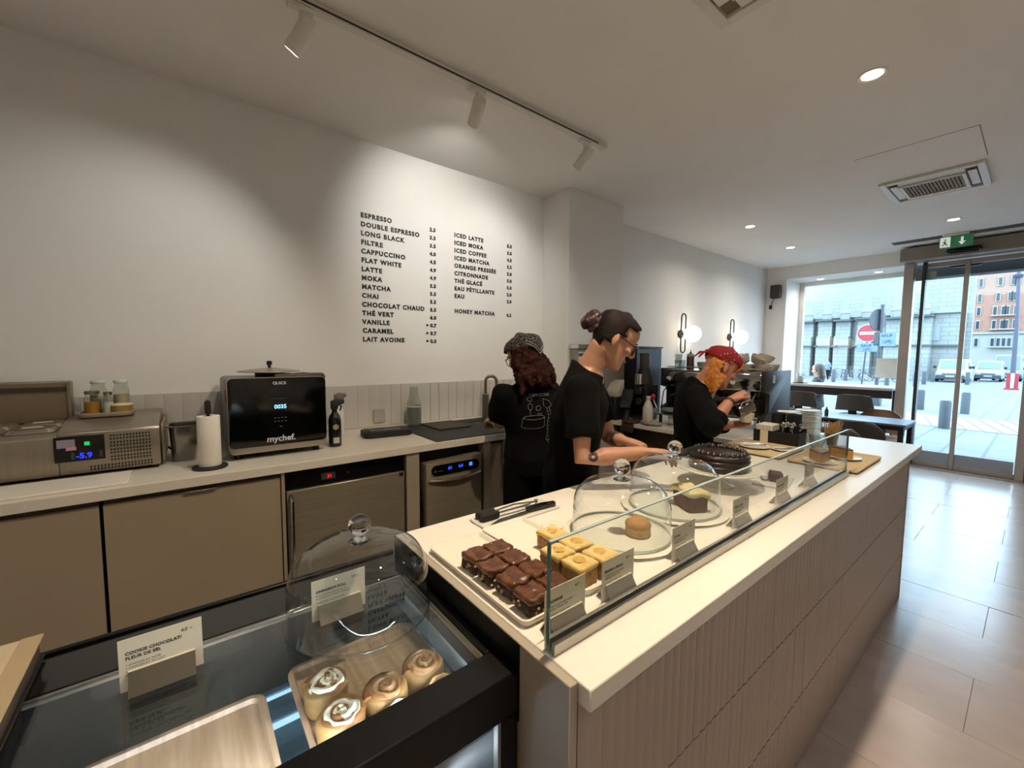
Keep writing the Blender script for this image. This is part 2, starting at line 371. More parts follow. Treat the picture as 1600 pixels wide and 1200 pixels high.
# loudspeaker in the corner
t = thing('loudspeaker', 'small black loudspeaker high in the corner by the window', 'speaker', (7.80, 2.80, 2.55))
bm = B(); box(bm, 7.74, 7.845, 2.735, 2.875, 2.45, 2.665, .01, seg=2); obj('cabinet', bm, blackmat, t)
obj('grille', box(B(), 7.735, 7.74, 2.745, 2.865, 2.465, 2.65, .003), darkgr, t)
obj('bracket', tube(B(), [(7.80, 2.82, 2.45), (7.83, 2.86, 2.40), (7.855, 2.89, 2.35)], .006, 6), blackmat, t)
obj('cable_box', box(B(), 7.83, 7.86, 2.87, 2.91, 2.28, 2.345, .004), blackmat, t)
# globe wall sconces
def sconce(label, x):
    z = 1.80; t = thing('wall_sconce', label, 'lamp', (x, YL, z), group='globe wall sconces')
    obj('rose', cyl(B(), (x, YL - .02, z - .03), .055, .02, 20, .004, 'y'), blackmat, t)
    pts = [(x + .055 * math.cos(a), YL - .045, z - .02 + (.20 if math.sin(a) > 0 else -.20) * (1 if abs(math.sin(a)) > 1e-9 else 0) + .055 * math.sin(a)) for a in [2 * PI * k / 24 for k in range(24)]]
    pts.append(pts[0]); obj('loop', tube(B(), pts, .009, 8), blackmat, t)
    obj('stem', tube(B(), [(x, YL - .01, z - .03), (x + .02, YL - .07, z - .03)], .01, 8), blackmat, t)
    g = obj('globe', sph(B(), (x + .045, YL - .15, z - .03), .105, 24, 16), mat('opal', 'fff4e2', .4, emit=5.5), t)
    l = bpy.data.lights.new('sconce_lamp', 'POINT'); l.energy = 3; l.color = (1, .88, .7); l.shadow_soft_size = .11
    o = bpy.data.objects.new('sconce_lamp', l); COL.objects.link(o); o.location = (x + .045, YL - .27, z - .03)
sconce('white globe sconce with black loop, the nearer one', 5.16)
sconce('white globe sconce with black loop, the farther one', 6.55)
# ---------------------------------------------------------------- front service counter
ZT = .94
ctr = thing('service_counter', 'long pale service counter with fluted upright tile front', 'counter', (2.0, .8, 0))
taupe = mat('counter_taupe', '97897a', .55, var=.04)
obj('body', box(B(), .512, 3.44, .475, 1.15, 0, .899), mat('counter_core', '6f675c', .6), ctr)
obj('end_panel', box(B(), .487, .507, .455, 1.195, 0, .9395, .0015), mat('end_panel', 'a89d8d', .42, var=.03), ctr)
obj('end_panel_edge', box(B(), .507, .514, .462, .476, 0, .899), taupe, ctr)
obj('end_panel', box(B(), 3.44, 3.455, .455, 1.195, 0, .8995, .0015), mat('end_panel', 'a89d8d'), ctr)
slat = mat('fluted_tile', 'a3968a', .38, var=.07, vs=2.5)
n = 86; w = (3.44 - .514) / n; rows = [(.004, .279), (.283, .574), (.578, .899)]; protos = []
for r, (z0, z1) in enumerate(rows):
    bm = B(); k = 5
    ring = lambda zz, ins=0: [(.0001 + ins + (w - .0002 - 2 * ins) * i / k, .461 - (.0032 - ins) * math.sin(PI * (i + .35) / (k + .7)), zz) for i in range(k + 1)] + [(w - .0006, .476, zz), (.0006, .476, zz)]
    loft(bm, [ring(z0), ring(z1)])
    p = obj('fluted_tile', bm, slat, ctr, smooth=60); protos.append(p)
    for i in range(n):
        o = p if i == 0 else p.copy()
        if i: COL.objects.link(o)
        o.location = p.location if i == 0 else o.location
        o.location = (.514 + i * w, random.uniform(-.0004, .0004), 0)
for o in ctr.children:
    if o.name.startswith('fluted_tile'): o.location.x += 0
tag(obj('worktop', box(B(), .508, 3.63, .428, 1.195, .90, ZT, .002), quartz), 'white quartz worktop of the front service counter', 'worktop')
# glass screen
gs = thing('glass_screen', 'low clear glass sneeze screen standing in a steel rail on the counter', 'glass screen', (1.46, .535, ZT))
bm = B(); box(bm, .514, 2.42, .521, .530, ZT, .963, .001); box(bm, .514, 2.42, .540, .549, ZT, .963, .001); box(bm, .514, 2.42, .530, .540, ZT, .946); obj('rail', bm, mat('rail_steel', 'b5b3ae', .3, .9), gs)
obj('pane', box(B(), .512, 2.422, .531, .539, .947, 1.155), glass('screen_glass', 'fdfffe', 1.40), gs, smooth=0)
eg = mat('glass_edge', '5d8078', .15, var=.15, spec=.8)
obj('pane_edge', box(B(), .5095, .512, .531, .539, .947, 1.156), eg, gs, smooth=0); obj('pane_edge', box(B(), .512, 2.422, .531, .539, 1.155, 1.1575), mat('glass_edge_top', 'a9b8b4', .1, spec=.9), gs, smooth=0)
obj('pane_edge', box(B(), 2.422, 2.424, .531, .539, .947, 1.156), eg, gs, smooth=0)
# price cards in folded metal holders
paper = mat('card_paper', 'ddd2ba', .75, var=.02); ink = mat('ink', '1b1712', .8); ink2 = mat('ink_soft', '6a6152', .8); hold = mat('holder_steel', '8d8678', .34, .9, var=.05)
def price_card(label, x, y, z, lines, price, w=.117, h=.096, group='price cards', rz=0.):
    t = thing('price_card', label, 'price card', (x, y, z), group=group)
    obj('card', box(B(), x - w / 2, x + w / 2, y - .0006, y + .0006, z + .001, z + h), paper, t, smooth=0)
    hw = w * .40; hh = .038
    for s in (-1, 1):
        bm = B(); prism(bm, [(y + s * .0012, z + hh), (y + s * .003, z + hh), (y + s * .026, z + .0012), (y + s * .024, z + .0002)], 'x', x - hw, x + hw); obj('holder_plate', bm, hold, t, smooth=0)
    obj('holder_edge', box(B(), x - hw, x + hw, y - .0045, y - .0008, z + hh - .001, z + hh + .0008), mat('edge_highlight', 'e6ddc6', .3), t, smooth=0)  # pale strip painted as the highlight along the bent top edge
    bm = B(); bm2 = B()
    zz = z + h - .030; X0 = x - w / 2 + .009
    for i, (s, size, heavy) in enumerate(lines):
        tb = text_bm(s, size, frame((X0, y - .0008, zz), (1, 0, 0), (0, 0, 1)), .0002, 1.05, off=.00025 if heavy else 0)
        me = bpy.data.meshes.new('x'); tb.to_mesh(me); tb.free(); (bm if heavy else bm2).from_mesh(me); bpy.data.meshes.remove(me)
        zz -= size * 1.18
    if price:
        tb = text_bm(price + ' ~', .0085, frame((x + w / 2 - .032, y - .0008, z + h - .018), (1, 0, 0), (0, 0, 1)), .0002); me = bpy.data.meshes.new('x'); tb.to_mesh(me); tb.free(); bm.from_mesh(me); bpy.data.meshes.remove(me)
    obj('title_print', bm, ink, t, smooth=0)
    if len(bm2.verts): obj('small_print', bm2, ink2, t, smooth=0)
    if rz: t.rotation_euler = (0, 0, rz)
    return t
sm = [('* CHOCOLAT, OEUF, SUCRE', .0052, 0), ('  BEURRE, FARINE, LAIT', .0052, 0), ('', .004, 0), ('- ALLERGENES : GLUTEN, OEUF', .0042, 0)]
price_card('cream price card reading brownie, nearest one behind the glass screen', .592, .570, ZT, [('BROWNIE', .0085, 1)] + sm, '4.5')
price_card('cream price card behind the glass screen in front of the yellow squares', .774, .578, ZT, [('BANANA BREAD', .0085, 1)] + sm, '5.0')
price_card('cream price card behind the glass screen in front of the scone dome', 1.065, .580, ZT, [('SCONE', .0085, 1)] + sm, '4.0')
price_card('cream price card behind the glass screen in front of the loaf cake dome', 1.42, .580, ZT, [('CARROT CAKE', .0085, 1)] + sm, '5.5')
price_card('cream price card behind the glass screen below the chocolate cake stand', 1.77, .580, ZT, [('CAKE CHOCOLAT', .0085, 1)] + sm, '5.5')
price_card('cream price card behind the glass screen, farthest from the camera', 2.09, .585, ZT, [('FLAN', .0085, 1)] + sm, '5.0')
# ceramic trays and bakes
cer = mat('cream_ceramic', 'e6e0cf', .22, var=.02)
def rim_tray(name, label, x0, x1, y0, y1, z, m, h=.016, rad=.02, cat='tray', wall=.006):
    cx, cy, w, d = (x0 + x1) / 2, (y0 + y1) / 2, x1 - x0, y1 - y0; bm = B()
    R = lambda ins, hh: [(cx + p[0], cy + p[1], z + hh) for p in rrect(w - 2 * ins, d - 2 * ins, max(rad - ins, .004))]
    loft(bm, [R(.006, 0), R(.0, h * .6), R(0, h), R(wall * .5, h + .001), R(wall, h), R(wall + .004, h * .4), R(wall + .008, .005)]); return tag(obj(name, bm, m, smooth=50), label, cat)
rim_tray('serving_tray', 'cream ceramic tray holding eight brownies', .517, .692, .610, 1.035, ZT, cer)
rim_tray('serving_tray', 'cream ceramic tray holding yellow topped cake squares', .700, .868, .610, 1.045, ZT, cer)
brown = mat('brownie_crust', '4a2b1b', .3, col2='75492c', vs=34, bump=.6, bs=70); brown2 = mat('brownie_crumb', '2a150d', .75, col2='3b2014', vs=30, bump=.6, bs=90); nutm = mat('walnut', 'b89a72', .7)
def square_bake(name, label, cat, x, y, z, s, h, mt, mb, seed, group, nuts=False, split=.62, amt=.004):
    t = thing(name, label, cat, (x, y, z), group=group); rnd = random.Random(seed); rz = rnd.uniform(-.06, .06); mx = T(x, y, z) @ RZ(rz)
    def block(z0, z1, grow, cr):
        bm = B(); box(bm, -s / 2 - grow, s / 2 + grow, -s / 2 - grow, s / 2 + grow, z0, z1, .006, seg=2); bmesh.ops.subdivide_edges(bm, edges=[e for e in bm.edges if e.calc_length() > .02], cuts=10, use_grid_fill=True)
        xf(bm, bm.verts[:], mx); jitter(bm, amt, 38, seed); jitter(bm, amt * .7, 95, seed); jitter(bm, amt * .35, 230, seed)
        return bm
    obj('crumb', block(.001, h * split + .004, 0, 0), mb, t, smooth=70); obj('top_layer', block(h * split, h, .0015, 0), mt, t, smooth=70)
    if nuts:
        bm = B()
        for i in range(6):
            a = rnd.choice((-1, 1)); sph(bm, mx @ Vector((-s / 2 - .001, rnd.uniform(-.03, .03), rnd.uniform(.008, .026))) if i % 2 else mx @ Vector((rnd.uniform(-.03, .03), -s / 2 - .001, rnd.uniform(.008, .026))), (.004, .004, .003), 8, 6)
        obj('nuts', bm, nutm, t)
    return t
names = ['far', 'second', 'third', 'near']
for c, x in enumerate((.5725, .6395)):
    for i, y in enumerate((.868, .797, .724, .652)):
        square_bake('brownie', 'glossy brownie square, %s in the %s row of the tray' % (('farthest back', 'second from the back', 'third from the back', 'nearest the glass')[i], ('left', 'right')[c]), 'brownie', x + (0, .005)[i == 2], y, ZT + .006, .0600, .042, brown, brown2, c * 4 + i, 'brownies on the cream tray', True)
yel = mat('custard_top', 'cfa650', .45, col2='e6d49a', vs=16, bump=.4, bs=50); yel2 = mat('blond_crumb', 'b08a58', .75, col2='8a6236', vs=60, bump=.7, bs=80); caram = mat('caramel_spot', 'b98a3c', .45, col2='d6b36a', vs=60)
for k, (x, y, l) in enumerate(((.806, .832, 'yellow topped cake square standing alone at the back'), (.812, .748, 'yellow topped cake square in the middle of the right row'), (.738, .742, 'yellow topped cake square at the left of the middle pair'), (.741, .668, 'yellow topped cake square nearest the first price card'), (.816, .668, 'yellow topped cake square nearest the second price card'))):
    t = square_bake('cake_square', l, 'cake', x, y, ZT + .006, .066, .05, yel, yel2, 20 + k, 'yellow topped cake squares', split=.7, amt=.0025)
    bm = B(); lathe(bm, [(0, .0590), (.012, .0586), (.022, .0572)], (x, y, ZT), 9, wob=lambda a, q: .8 + .5 * mnoise.noise(Vector((math.cos(a) * 2 + k, math.sin(a) * 2, k)))); obj('caramel_spot', bm, caram, t)
# board with tongs and knife
tag(obj('cutting_board', box(B(), .725, 1.05, 1.045, 1.145, ZT, ZT + .008, .002), mat('board_white', 'd9d4c8', .4)), 'thin white board under the tongs at the back edge', 'board')
t = thing('tongs', 'steel tongs with black rubber tips lying on the white board', 'tongs', (.85, 1.11, ZT + .008))
for s in (-1, 1):
    bm = B(); tube(bm, [(.80, 1.112 + s * .010, ZT + .022), (.90, 1.112 + s * .016, ZT + .024), (.98, 1.105 + s * .004, ZT + .022)], .005, 8, (1, .5)); obj('arm', bm, chrome, t)
    bm = B(); prism(bm, [(p[0] * 1 + .775, p[1] + 1.112 + s * .013) for p in rrect(.075, .024, .011)], 'z', ZT + .010, ZT + .030, .004); obj('rubber_tip', bm, blackmat, t)
obj('spring', lathe(B(), [(.006, -.008), (.008, 0), (.006, .008)], (.985, 1.105, ZT + .022), 12), chrome, t)
t = thing('knife', 'chef knife with black riveted handle lying beside the tongs', 'knife', (.93, 1.075, ZT + .008))
bm = B(); prism(bm, [(.75, 1.058), (.77, 1.048), (.92, 1.062), (.92, 1.082), (.80, 1.078)], 'z', ZT + .010, ZT + .012); obj('blade', bm, steel, t)
bm = B(); prism(bm, [(.915, 1.061), (.98, 1.058), (1.035, 1.052), (1.04, 1.070), (.985, 1.080), (.915, 1.083)], 'z', ZT + .0085, ZT + .026, .004); obj('handle', bm, blackm, t)
for i in range(3): obj('rivet', cyl(B(), (.94 + i * .035, 1.071 - i * .003, ZT + .0255), .003, .0012, 10), chrome, t)
t = tag(obj('ring_coaster', lathe(B(), [(.008, .001), (.034, .001), (.036, .004), (.034, .007), (.010, .006), (.008, .001)], (.915, .945, ZT), 28), cer), 'small white ceramic ring disc beside the board', 'coaster')
# cake domes
dome_g = glass('dome_glass', 'fafdfd', 1.5, boost=1.7); knob_g = mat('knob_glass', 'f4f7f7', .02, trans=1., var=.0)
knob_g.node_tree.nodes['Principled BSDF'].inputs['IOR'].default_value = 1.45
def dome(label, x, y, z, r, h, kr=.026):
    t = thing('glass_dome', label, 'cake dome', (x, y, z), group='glass cake domes'); q = []
    q += [(r, 0), (r * 1.005, .004), (r * .998, h * .25), (r * .992, h * .50)]
    for i in range(1, 11):
        a = PI / 2 * i / 10; q.append((r * .992 * math.cos(a) ** .46 if i < 10 else .0, h * .50 + (h * .50) * math.sin(a) ** 1.1))
    obj('bell', lathe(B(), q, (x, y, z), 64), dome_g, t, smooth=80)
    obj('lip', lathe(B(), [(r + .001, 0), (r + .0035, .003), (r + .001, .007), (r - .001, .003)], (x, y, z), 64), glass('lip_glass', 'dfe6e6', 1.6, boost=1.6), t, smooth=80)
    k = [(.026, 0), (.018, .004), (.010, .010), (.009, .015)]; k = [(0, -.001)] + k
    for i in range(1, 12):
        a = -PI / 2 + PI * (.12 + .88 * i / 11); k.append((kr * math.cos(a) if i < 11 else 0, .015 + kr * .9 + kr * math.sin(a)))
    obj('knob', lathe(B(), k, (x, y, z + h - .001), 28), knob_g, t, smooth=80)
    return t
dome('tall glass dome with ball knob standing on the display case', .307, .965, .8865, .158, .172)
def plate(name, label, x, y, z, r, m=cer, h=.012, cat='plate', group=None):
    return tag(obj(name, lathe(B(), [(0, 0), (r * .6, 0), (r * .66, .003), (r * .97, h), (r, h + .0015), (r * .985, h + .003), (r * .7, .0065), (0, .0055)], (x, y, z), 48), m, smooth=60), label, cat, group)
plate('cake_plate', 'white plate under the dome with the scone', 1.043, .775, ZT, .172, h=.008)
dome('glass dome covering the scone, nearer of the two on the counter', 1.043, .775, ZT + .0115, .148, .165)
plate('cake_plate', 'white plate under the dome with the loaf cake', 1.385, .80, ZT, .185, h=.008)
dome('glass dome covering the loaf cake, behind the scone dome', 1.385, .80, ZT + .0115, .155, .175)
t = thing('scone', 'golden round scone alone on its plate', 'scone', (1.075, .735, ZT + .0055))
scm = mat('scone_crust', 'a8763e', .65, col2='c49355', vs=22, bump=.5, bs=70); scs = mat('scone_side', 'c9a877', .85, col2='b08a58', vs=30, bump=.6, bs=80)
bm = lathe(B(), [(0, 0), (.034, 0), (.038, .006), (.037, .028), (.035, .034)], (1.075, .735, ZT + .0055), 30); jitter(bm, .004, 60, 3); obj('side', bm, scs, t, smooth=70)
bm = lathe(B(), [(.037, .028), (.038, .034), (.034, .044), (.022, .051), (0, .053)], (1.075, .735, ZT + .0055), 30); jitter(bm, .004, 50, 4); obj('top_crust', bm, scm, t, smooth=70)
t = thing('loaf_cake', 'thick brown loaf cake piece with cream icing under the dome', 'cake', (1.42, .735, ZT + .006), rz=-.5)
def blob(mx, sx, sy, sz, seed, amt, sc=30, bev=.012):
    bm = B(); box(bm, -sx / 2, sx / 2, -sy / 2, sy / 2, 0, sz, bev, seg=2); bmesh.ops.subdivide_edges(bm, edges=[e for e in bm.edges if e.calc_length() > .025], cuts=5, use_grid_fill=True); xf(bm, bm.verts[:], mx); jitter(bm, amt, sc, seed); return bm
mx = T(1.42, .755, ZT + .006) @ RZ(-.55)
obj('sponge', blob(mx, .075, .115, .062, 5, .004, 40), mat('carrot_sponge', '6b4123', .8, col2='543019', vs=40, bump=.7, bs=90), t, smooth=70)
obj('icing', blob(mx @ T(0, 0, .055), .080, .120, .020, 6, .009, 30, .008), mat('cream_icing', 'e3d29d', .5, col2='d6bf82', vs=14, bump=.2, bs=40), t, smooth=70)
# chocolate cake on a stand
t = thing('cake_stand', 'white footed cake stand under the black chocolate cake', 'cake stand', (1.79, .83, ZT))
obj('foot', lathe(B(), [(0, 0), (.065, 0), (.066, .004), (.03, .012), (.016, .03), (.018, .062), (.05, .070), (0, .070)], (1.79, .83, ZT), 36), cer, t)
obj('top_plate', lathe(B(), [(0, .068), (.13, .068), (.163, .074), (.166, .078), (.162, .081), (.13, .076), (0, .076)], (1.79, .83, ZT), 56), cer, t)
t = thing('chocolate_cake', 'dark chocolate layer cake with piped ruffle border', 'cake', (1.79, .83, ZT + .078))
chm = mat('ganache', '1c120d', .38, col2='2a1b13', vs=12, bump=.4, bs=30); zc = ZT + .078
bm = lathe(B(), [(0, 0), (.112, 0), (.116, .006), (.115, .03), (.117, .036), (.115, .06), (.108, .068), (0, .067)], (1.79, .83, zc), 56); jitter(bm, .004, 25, 2); obj('cake_body', bm, chm, t, smooth=70)
for j in range(3):
    bm = lathe(B(), [(.113, .012 + j * .02), (.120, .016 + j * .02), (.119, .022 + j * .02), (.112, .025 + j * .02)], (1.79, .83, zc), 56, wob=lambda a, q: 1 + .008 * math.sin(9 * a + j)); obj('ruffle_band', bm, chm, t, smooth=70)
for i in range(26):
    a = 2 * PI * i / 26; bm = lathe(B(), [(.012, 0), (.013, .005), (.009, .010), (.004, .015), (0, .020)], (1.79 + .098 * math.cos(a), .83 + .098 * math.sin(a), zc + .066), 10, wob=lambda a, q: 1 + .15 * math.sin(5 * a)); obj('piped_rosette', bm, chm, t, smooth=70)
t = thing('brownie_slice', 'dark red brown cake piece in white paper on a small tray', 'cake', (2.05, .70, ZT))
obj('paper_tray', blob(T(2.03, .70, ZT + .001) @ RZ(.2), .21, .13, .006, 3, .001, 20, .002), mat('paper_white', 'd8d5cd', .7), t)
obj('cake_piece', blob(T(2.04, .695, ZT + .007) @ RZ(.4), .085, .05, .036, 8, .006, 40, .006), mat('red_cake', '4a1d16', .7, col2='3a1510', vs=30, bump=.6), t, smooth=70)
obj('paper_wrap', tube(B(), [(1.99, .72, ZT + .022), (2.04, .745, ZT + .028), (2.10, .735, ZT + .022)], [.012, .018, .011], 10, (1, .7)), mat('paper_white', 'd8d5cd'), t)
# ---------------------------------------------------------------- refrigerated display case
ZG = .885
cs = thing('display_case', 'black framed refrigerated glass display case beside the counter', 'display case', (.10, .90, 0))
X0, X1, Y0, Y1 = -.30, .484, .588, 1.215
blk = mat('case_black', '080808', .42, var=.15, spec=.25)
obj('front_rail', box(B(), X0, X1, Y0, .668, .800, ZG, .004), blk, cs); obj('side_rail', box(B(), .458, X1, .668, 1.07, .82, ZG, .003), blk, cs); obj('side_rail', box(B(), X0, -.250, .668, 1.07, .82, ZG, .003), blk, cs)
obj('rear_rail', box(B(), X0, X1, 1.07, 1.20, .80, ZG - .002, .004), mat('case_black_glass', '1a1a1b', .12, var=.1), cs)
obj('rear_lip', box(B(), X0, X1, 1.20, Y1, .80, ZG + .004, .002), blk, cs)
obj('side_upstand', box(B(), .4842, .4868, Y0, 1.194, .78, .9385), blk, cs); obj('steel_strip', box(B(), .451, .4575, .67, 1.06, .868, ZG - .003, .001), mat('strip_steel', 'aaa69f', .3, .9), cs); obj('steel_strip', box(B(), -.249, .45, 1.058, 1.068, .872, ZG - .002, .001), mat('strip_steel', 'aaa69f'), cs)
obj('top_pane', box(B(), -.249, .4505, .669, 1.057, ZG - .007, ZG + .0005), glass('case_glass', 'f4f9f9', 1.5, boost=1.5), cs, smooth=0)
for x in (X0, .446): obj('corner_post', box(B(), x, x + .038, Y0, Y0 + .035, .12, .80, .003), blk, cs)
obj('front_pane', box(B(), -.262, .446, .595, .603, .14, .80), glass('case_glass', 'f2f8f8'), cs, smooth=0); obj('post_strip', box(B(), .438, .4455, .592, .606, .14, .80), mat('strip_steel', 'aaa69f'), cs)
obj('rear_liner', box(B(), -.275, .461, 1.182, 1.189, .15, .625), mat('rear_liner', '93a4ae', .2, .5, var=.15), cs); obj('rear_liner_top', box(B(), -.275, .461, 1.182, 1.189, .626, .80), mat('taupe_reflection', '4c453b', .6), cs); obj('glow_strip', box(B(), -.25, .44, 1.176, 1.181, .515, .530), mat('led_reflection', 'e6f1ff', .5, emit=3.), cs); obj('glow_strip', box(B(), -.25, .44, 1.176, 1.181, .60, .607), mat('led_reflection', 'e6f1ff'), cs); obj('rear_panel', box(B(), X0, X1, 1.19, 1.21, .10, .80), blk, cs); obj('base', box(B(), X0, X1, Y0, 1.21, 0, .14, .004), blk, cs)  # upper liner coloured like the cabinets' reflection; rear strips glow as LED reflections
sidem = mat('case_side', 'b4c2c9', .35, .1, var=.15, vs=4)
obj('side_wall', box(B(), .462, .480, .63, 1.19, .764, .82), sidem, cs); obj('lower_side', box(B(), .462, .480, .63, 1.19, .12, .7635), mat('case_side_shade', '3b403d', .35), cs); obj('side_wall', box(B(), -.296, -.276, .63, 1.19, .12, .82), mat('case_side_grey', '6d6c68', .4, .2), cs)  # lower part of the right side wall coloured darker as shade
mirror = mat('case_shelf', '9aa6ae', .15, .6, var=.1); shelfg = glass('shelf_glass', 'c3d2d8', 1.5)
obj('shelf', box(B(), -.275, .461, .625, 1.185, .755, .763), shelfg, cs, smooth=0); obj('lower_shelf', box(B(), -.275, .461, .625, 1.185, .45, .458, .001), mirror, cs)
obj('glow_strip', box(B(), -.25, .44, .632, .644, .800, .806), mat('led', 'e6f1ff', .5, emit=9.), cs); obj('glow_strip', box(B(), -.25, .44, .835, .850, .462, .468), mat('led', 'e6f1ff'), cs)
area_light('case_lamp', (.09, .668, .835), .66, 8., (.84, .93, 1), (math.radians(40), 0, 0), size_y=.02)
area_light('case_lamp', (.09, .80, .745), .66, 1.5, (.84, .93, 1), (0, 0, 0), size_y=.02)
woodt = wood('tray_wood', 'cbab92', 'a5846a', .35, 5, (14, 1, 1))
rim_tray('wooden_tray', 'light wooden tray of cinnamon rolls inside the display case', .152, .446, .690, 1.020, .7632, woodt, .014, .03, wall=.010)
rim_tray('wooden_tray', 'empty light wooden tray inside the left of the display case', -.185, .105, .680, .985, .7632, woodt, .014, .03, wall=.010)
dough = mat('roll_dough', '94703f', .6, col2='ab8655', vs=16, bump=.3, bs=50); crust = mat('roll_crust', '774a27', .4, col2='95643a', vs=14, bump=.25, bs=50); icing = mat('sugar_icing', 'd9d3c2', .25, col2='e8e4d8', vs=10, bump=.2, bs=40)
def roll(label, x, y, seed, r=.043, h=.056, ice=.8):
    rnd = random.Random(seed); z = .769; t = thing('cinnamon_roll', label, 'cinnamon roll', (x, y, z), group='cinnamon rolls on the wooden tray')
    bm = lathe(B(), [(0, 0), (r * .92, 0), (r, .012), (r * 1.02, .03), (r * .98, .046), (r * .9, .050), (0, .048)], (x, y, z), 30); jitter(bm, .004, 35, seed); obj('dough', bm, dough, t, smooth=70)
    a0 = rnd.uniform(0, 6); pts = []; rs = []
    for i in range(46):
        u = i / 45; a = a0 + u * 2 * PI * 2.3; rr = r * .12 + r * .80 * u; pts.append((x + rr * math.cos(a), y + rr * math.sin(a), z + h - .0045 - .007 * u + rnd.uniform(-.0008, .0008))); rs.append(.0085 + .001 * math.sin(i))
    obj('swirl', tube(B(), pts, rs, 8), crust, t, smooth=70)
    bm = B(); n = 11; rings = []
    for k in range(n):
        row = []
        for i in range(36):
            a = 2 * PI * i / 36; q = r * .82 * (k / (n - 1)); w = 1 + .22 * mnoise.noise(Vector((math.cos(a) * 1.6 + seed, math.sin(a) * 1.6, seed)))
            px_, py_ = q * w * math.cos(a), q * w * math.sin(a)
            zz = h + .0012 - .003 * (k / (n - 1)) ** 2 + .0026 * math.sin(2.3 * (2 * PI) * (k / (n - 1)) - a + a0) + .002 * mnoise.noise(Vector((px_ * 60 + seed, py_ * 60, 0)))
            if k == n - 1: zz -= .007
            row.append(bm.verts.new((x + px_, y + py_, z + zz)))
        rings.append(row)
    for a, b in zip(rings, rings[1:]):
        for i in range(36):
            j = (i + 1) % 36; bm.faces.new((a[i], a[j], b[j], b[i]))
    bm.faces.new(rings[0]); obj('icing', bm, icing if ice > .5 else mat('thin_glaze', '865c36', .25, col2='b5936b', vs=14, bump=.3, bs=40), t, smooth=80)
roll('thickly iced cinnamon roll at the back left of the tray', .203, .872, 1, ice=1); roll('iced cinnamon roll in the middle of the left row', .206, .778, 2, ice=1)
roll('brown cinnamon roll with little icing in the centre of the tray', .296, .785, 3, ice=.2); roll('glossy cinnamon roll at the back of the right row', .386, .800, 4, ice=.2)
roll('cinnamon roll at the right, half hidden by the front rail', .390, .710, 5, ice=.2); roll('cinnamon roll at the middle front, cut off by the rail', .298, .705, 6, ice=1); roll('cinnamon roll at the left front, cut off by the rail', .213, .690, 7, ice=.2)
price_card('cream price card for chocolate cookies on the case left of the dome', -.055, .982, .8858, [('COOKIE CHOCOLAT/', .0078, 1), ('FLEUR DE SEL', .0078, 1), ('', .002, 0), ('* CHOCOLAT NOIR', .0052, 0), ('* CHOCOLAT AU LAIT', .0052, 0), ('* FLEUR DE SEL', .0052, 0), ('ALLERGENES : OEUF, LAIT', .0045, 0)], '4.5', .120, .098, 'price cards on the display case')
price_card('cream price card for cinnamon rolls under the tall dome', .263, .985, .8858, [('CINNAMON ROLL', .0078, 1), ('(PAIN SUCRE CANNELLE ET', .0052, 0), ('GLACAGE AU CREAM CHEESE)', .0052, 0), ('', .003, 0), ('ALLERGENES : GLUTEN, OEUF', .0045, 0)], '5.0', .120, .096, 'price cards on the display case')
t = thing('notebook', 'thick kraft covered notebook at the left end of the display case', 'book', (-.42, 1.08, ZG))
kraft = mat('kraft', 'c7b597', .7, var=.04)
obj('cover', box(B(), -.60, -.244, .80, 1.198, .930, .934, .001), kraft, t); obj('cover', box(B(), -.60, -.244, .80, 1.198, ZG + .0045, ZG + .0085, .001), mat('cover_dark', '1c1a1a', .5), t)
obj('pages', box(B(), -.598, -.250, .803, 1.193, ZG + .0085, .930), mat('pages', '5a4d44', .8, col2='2b2422', vs=3, stretch=(1, 1, 60)), t); obj('spine', box(B(), -.274, -.2435, .80, 1.1985, .9338, .9355, .0005), mat('kraft_edge', 'b09c7c', .7), t)
# ---------------------------------------------------------------- back counter
ZB = .966; YF = 2.215
cabm = mat('cabinet_front', '9a8d77', .5, var=.03, vs=3); dark = mat('recess_dark', '14130f', .8)
tag(obj('worktop', box(B(), -1.7, 2.698, 2.19, 2.944, .924, ZB, .002), mat('quartz_back', 'd6cfc1', .3, var=.02, vs=40)), 'white quartz worktop along the back wall', 'worktop')
def cabinet(label, x0, x1, handle):
    t = thing('base_cabinet', label, 'cabinet', ((x0 + x1) / 2, 2.5, 0), group='taupe base cabinets'); obj('body', box(B(), x0 + .004, x1 - .004, YF + .022, 2.94, .09, .922), mat('cabinet_core', '564d40', .6), t)
    d = obj('door', box(B(), x0 + .003, x1 - .003, YF, YF + .02, .11, .9, .0015), cabm, t); obj('plinth', box(B(), x0, x1, YF + .05, YF + .07, 0, .11), dark, t)
    if handle: obj('edge_pull', box(B(), handle[0], handle[1], YF - .016, YF + .002, .899, .9035, .001), mat('pull', 'a89c88', .4, .5), d)
cabinet('taupe base cabinet far left, cut by the picture edge', -1.25, -.283, None); cabinet('taupe base cabinet with an edge pull below the oven', -.277, .338, (-.025, .085))
tag(obj('filler_board', box(B(), .338, .352, YF - .012, 2.94, 0, .922, .001), cabm), 'narrow taupe upright panel left of the undercounter fridge', 'panel')
t = thing('undercounter_fridge', 'steel undercounter fridge with black top panel and red digits', 'fridge', (.66, 2.5, 0))
obj('body', box(B(), .358, .968, YF + .05, 2.93, .04, .92), dark, t); obj('control_panel', box(B(), .358, .968, YF + .012, YF + .05, .828, .915, .003), blackm, t)
d = obj('door', box(B(), .362, .964, YF + .002, YF + .05, .06, .822, .004), mat('fridge_steel', 'a49b86', .42, .6, var=.08, vs=3, stretch=(1, 1, 30)), t); obj('handle', tube(B(), [(.378, YF + .004, .80), (.378, YF - .028, .78), (.378, YF - .028, .30), (.378, YF + .004, .28)], .009, 8), chrome, d)
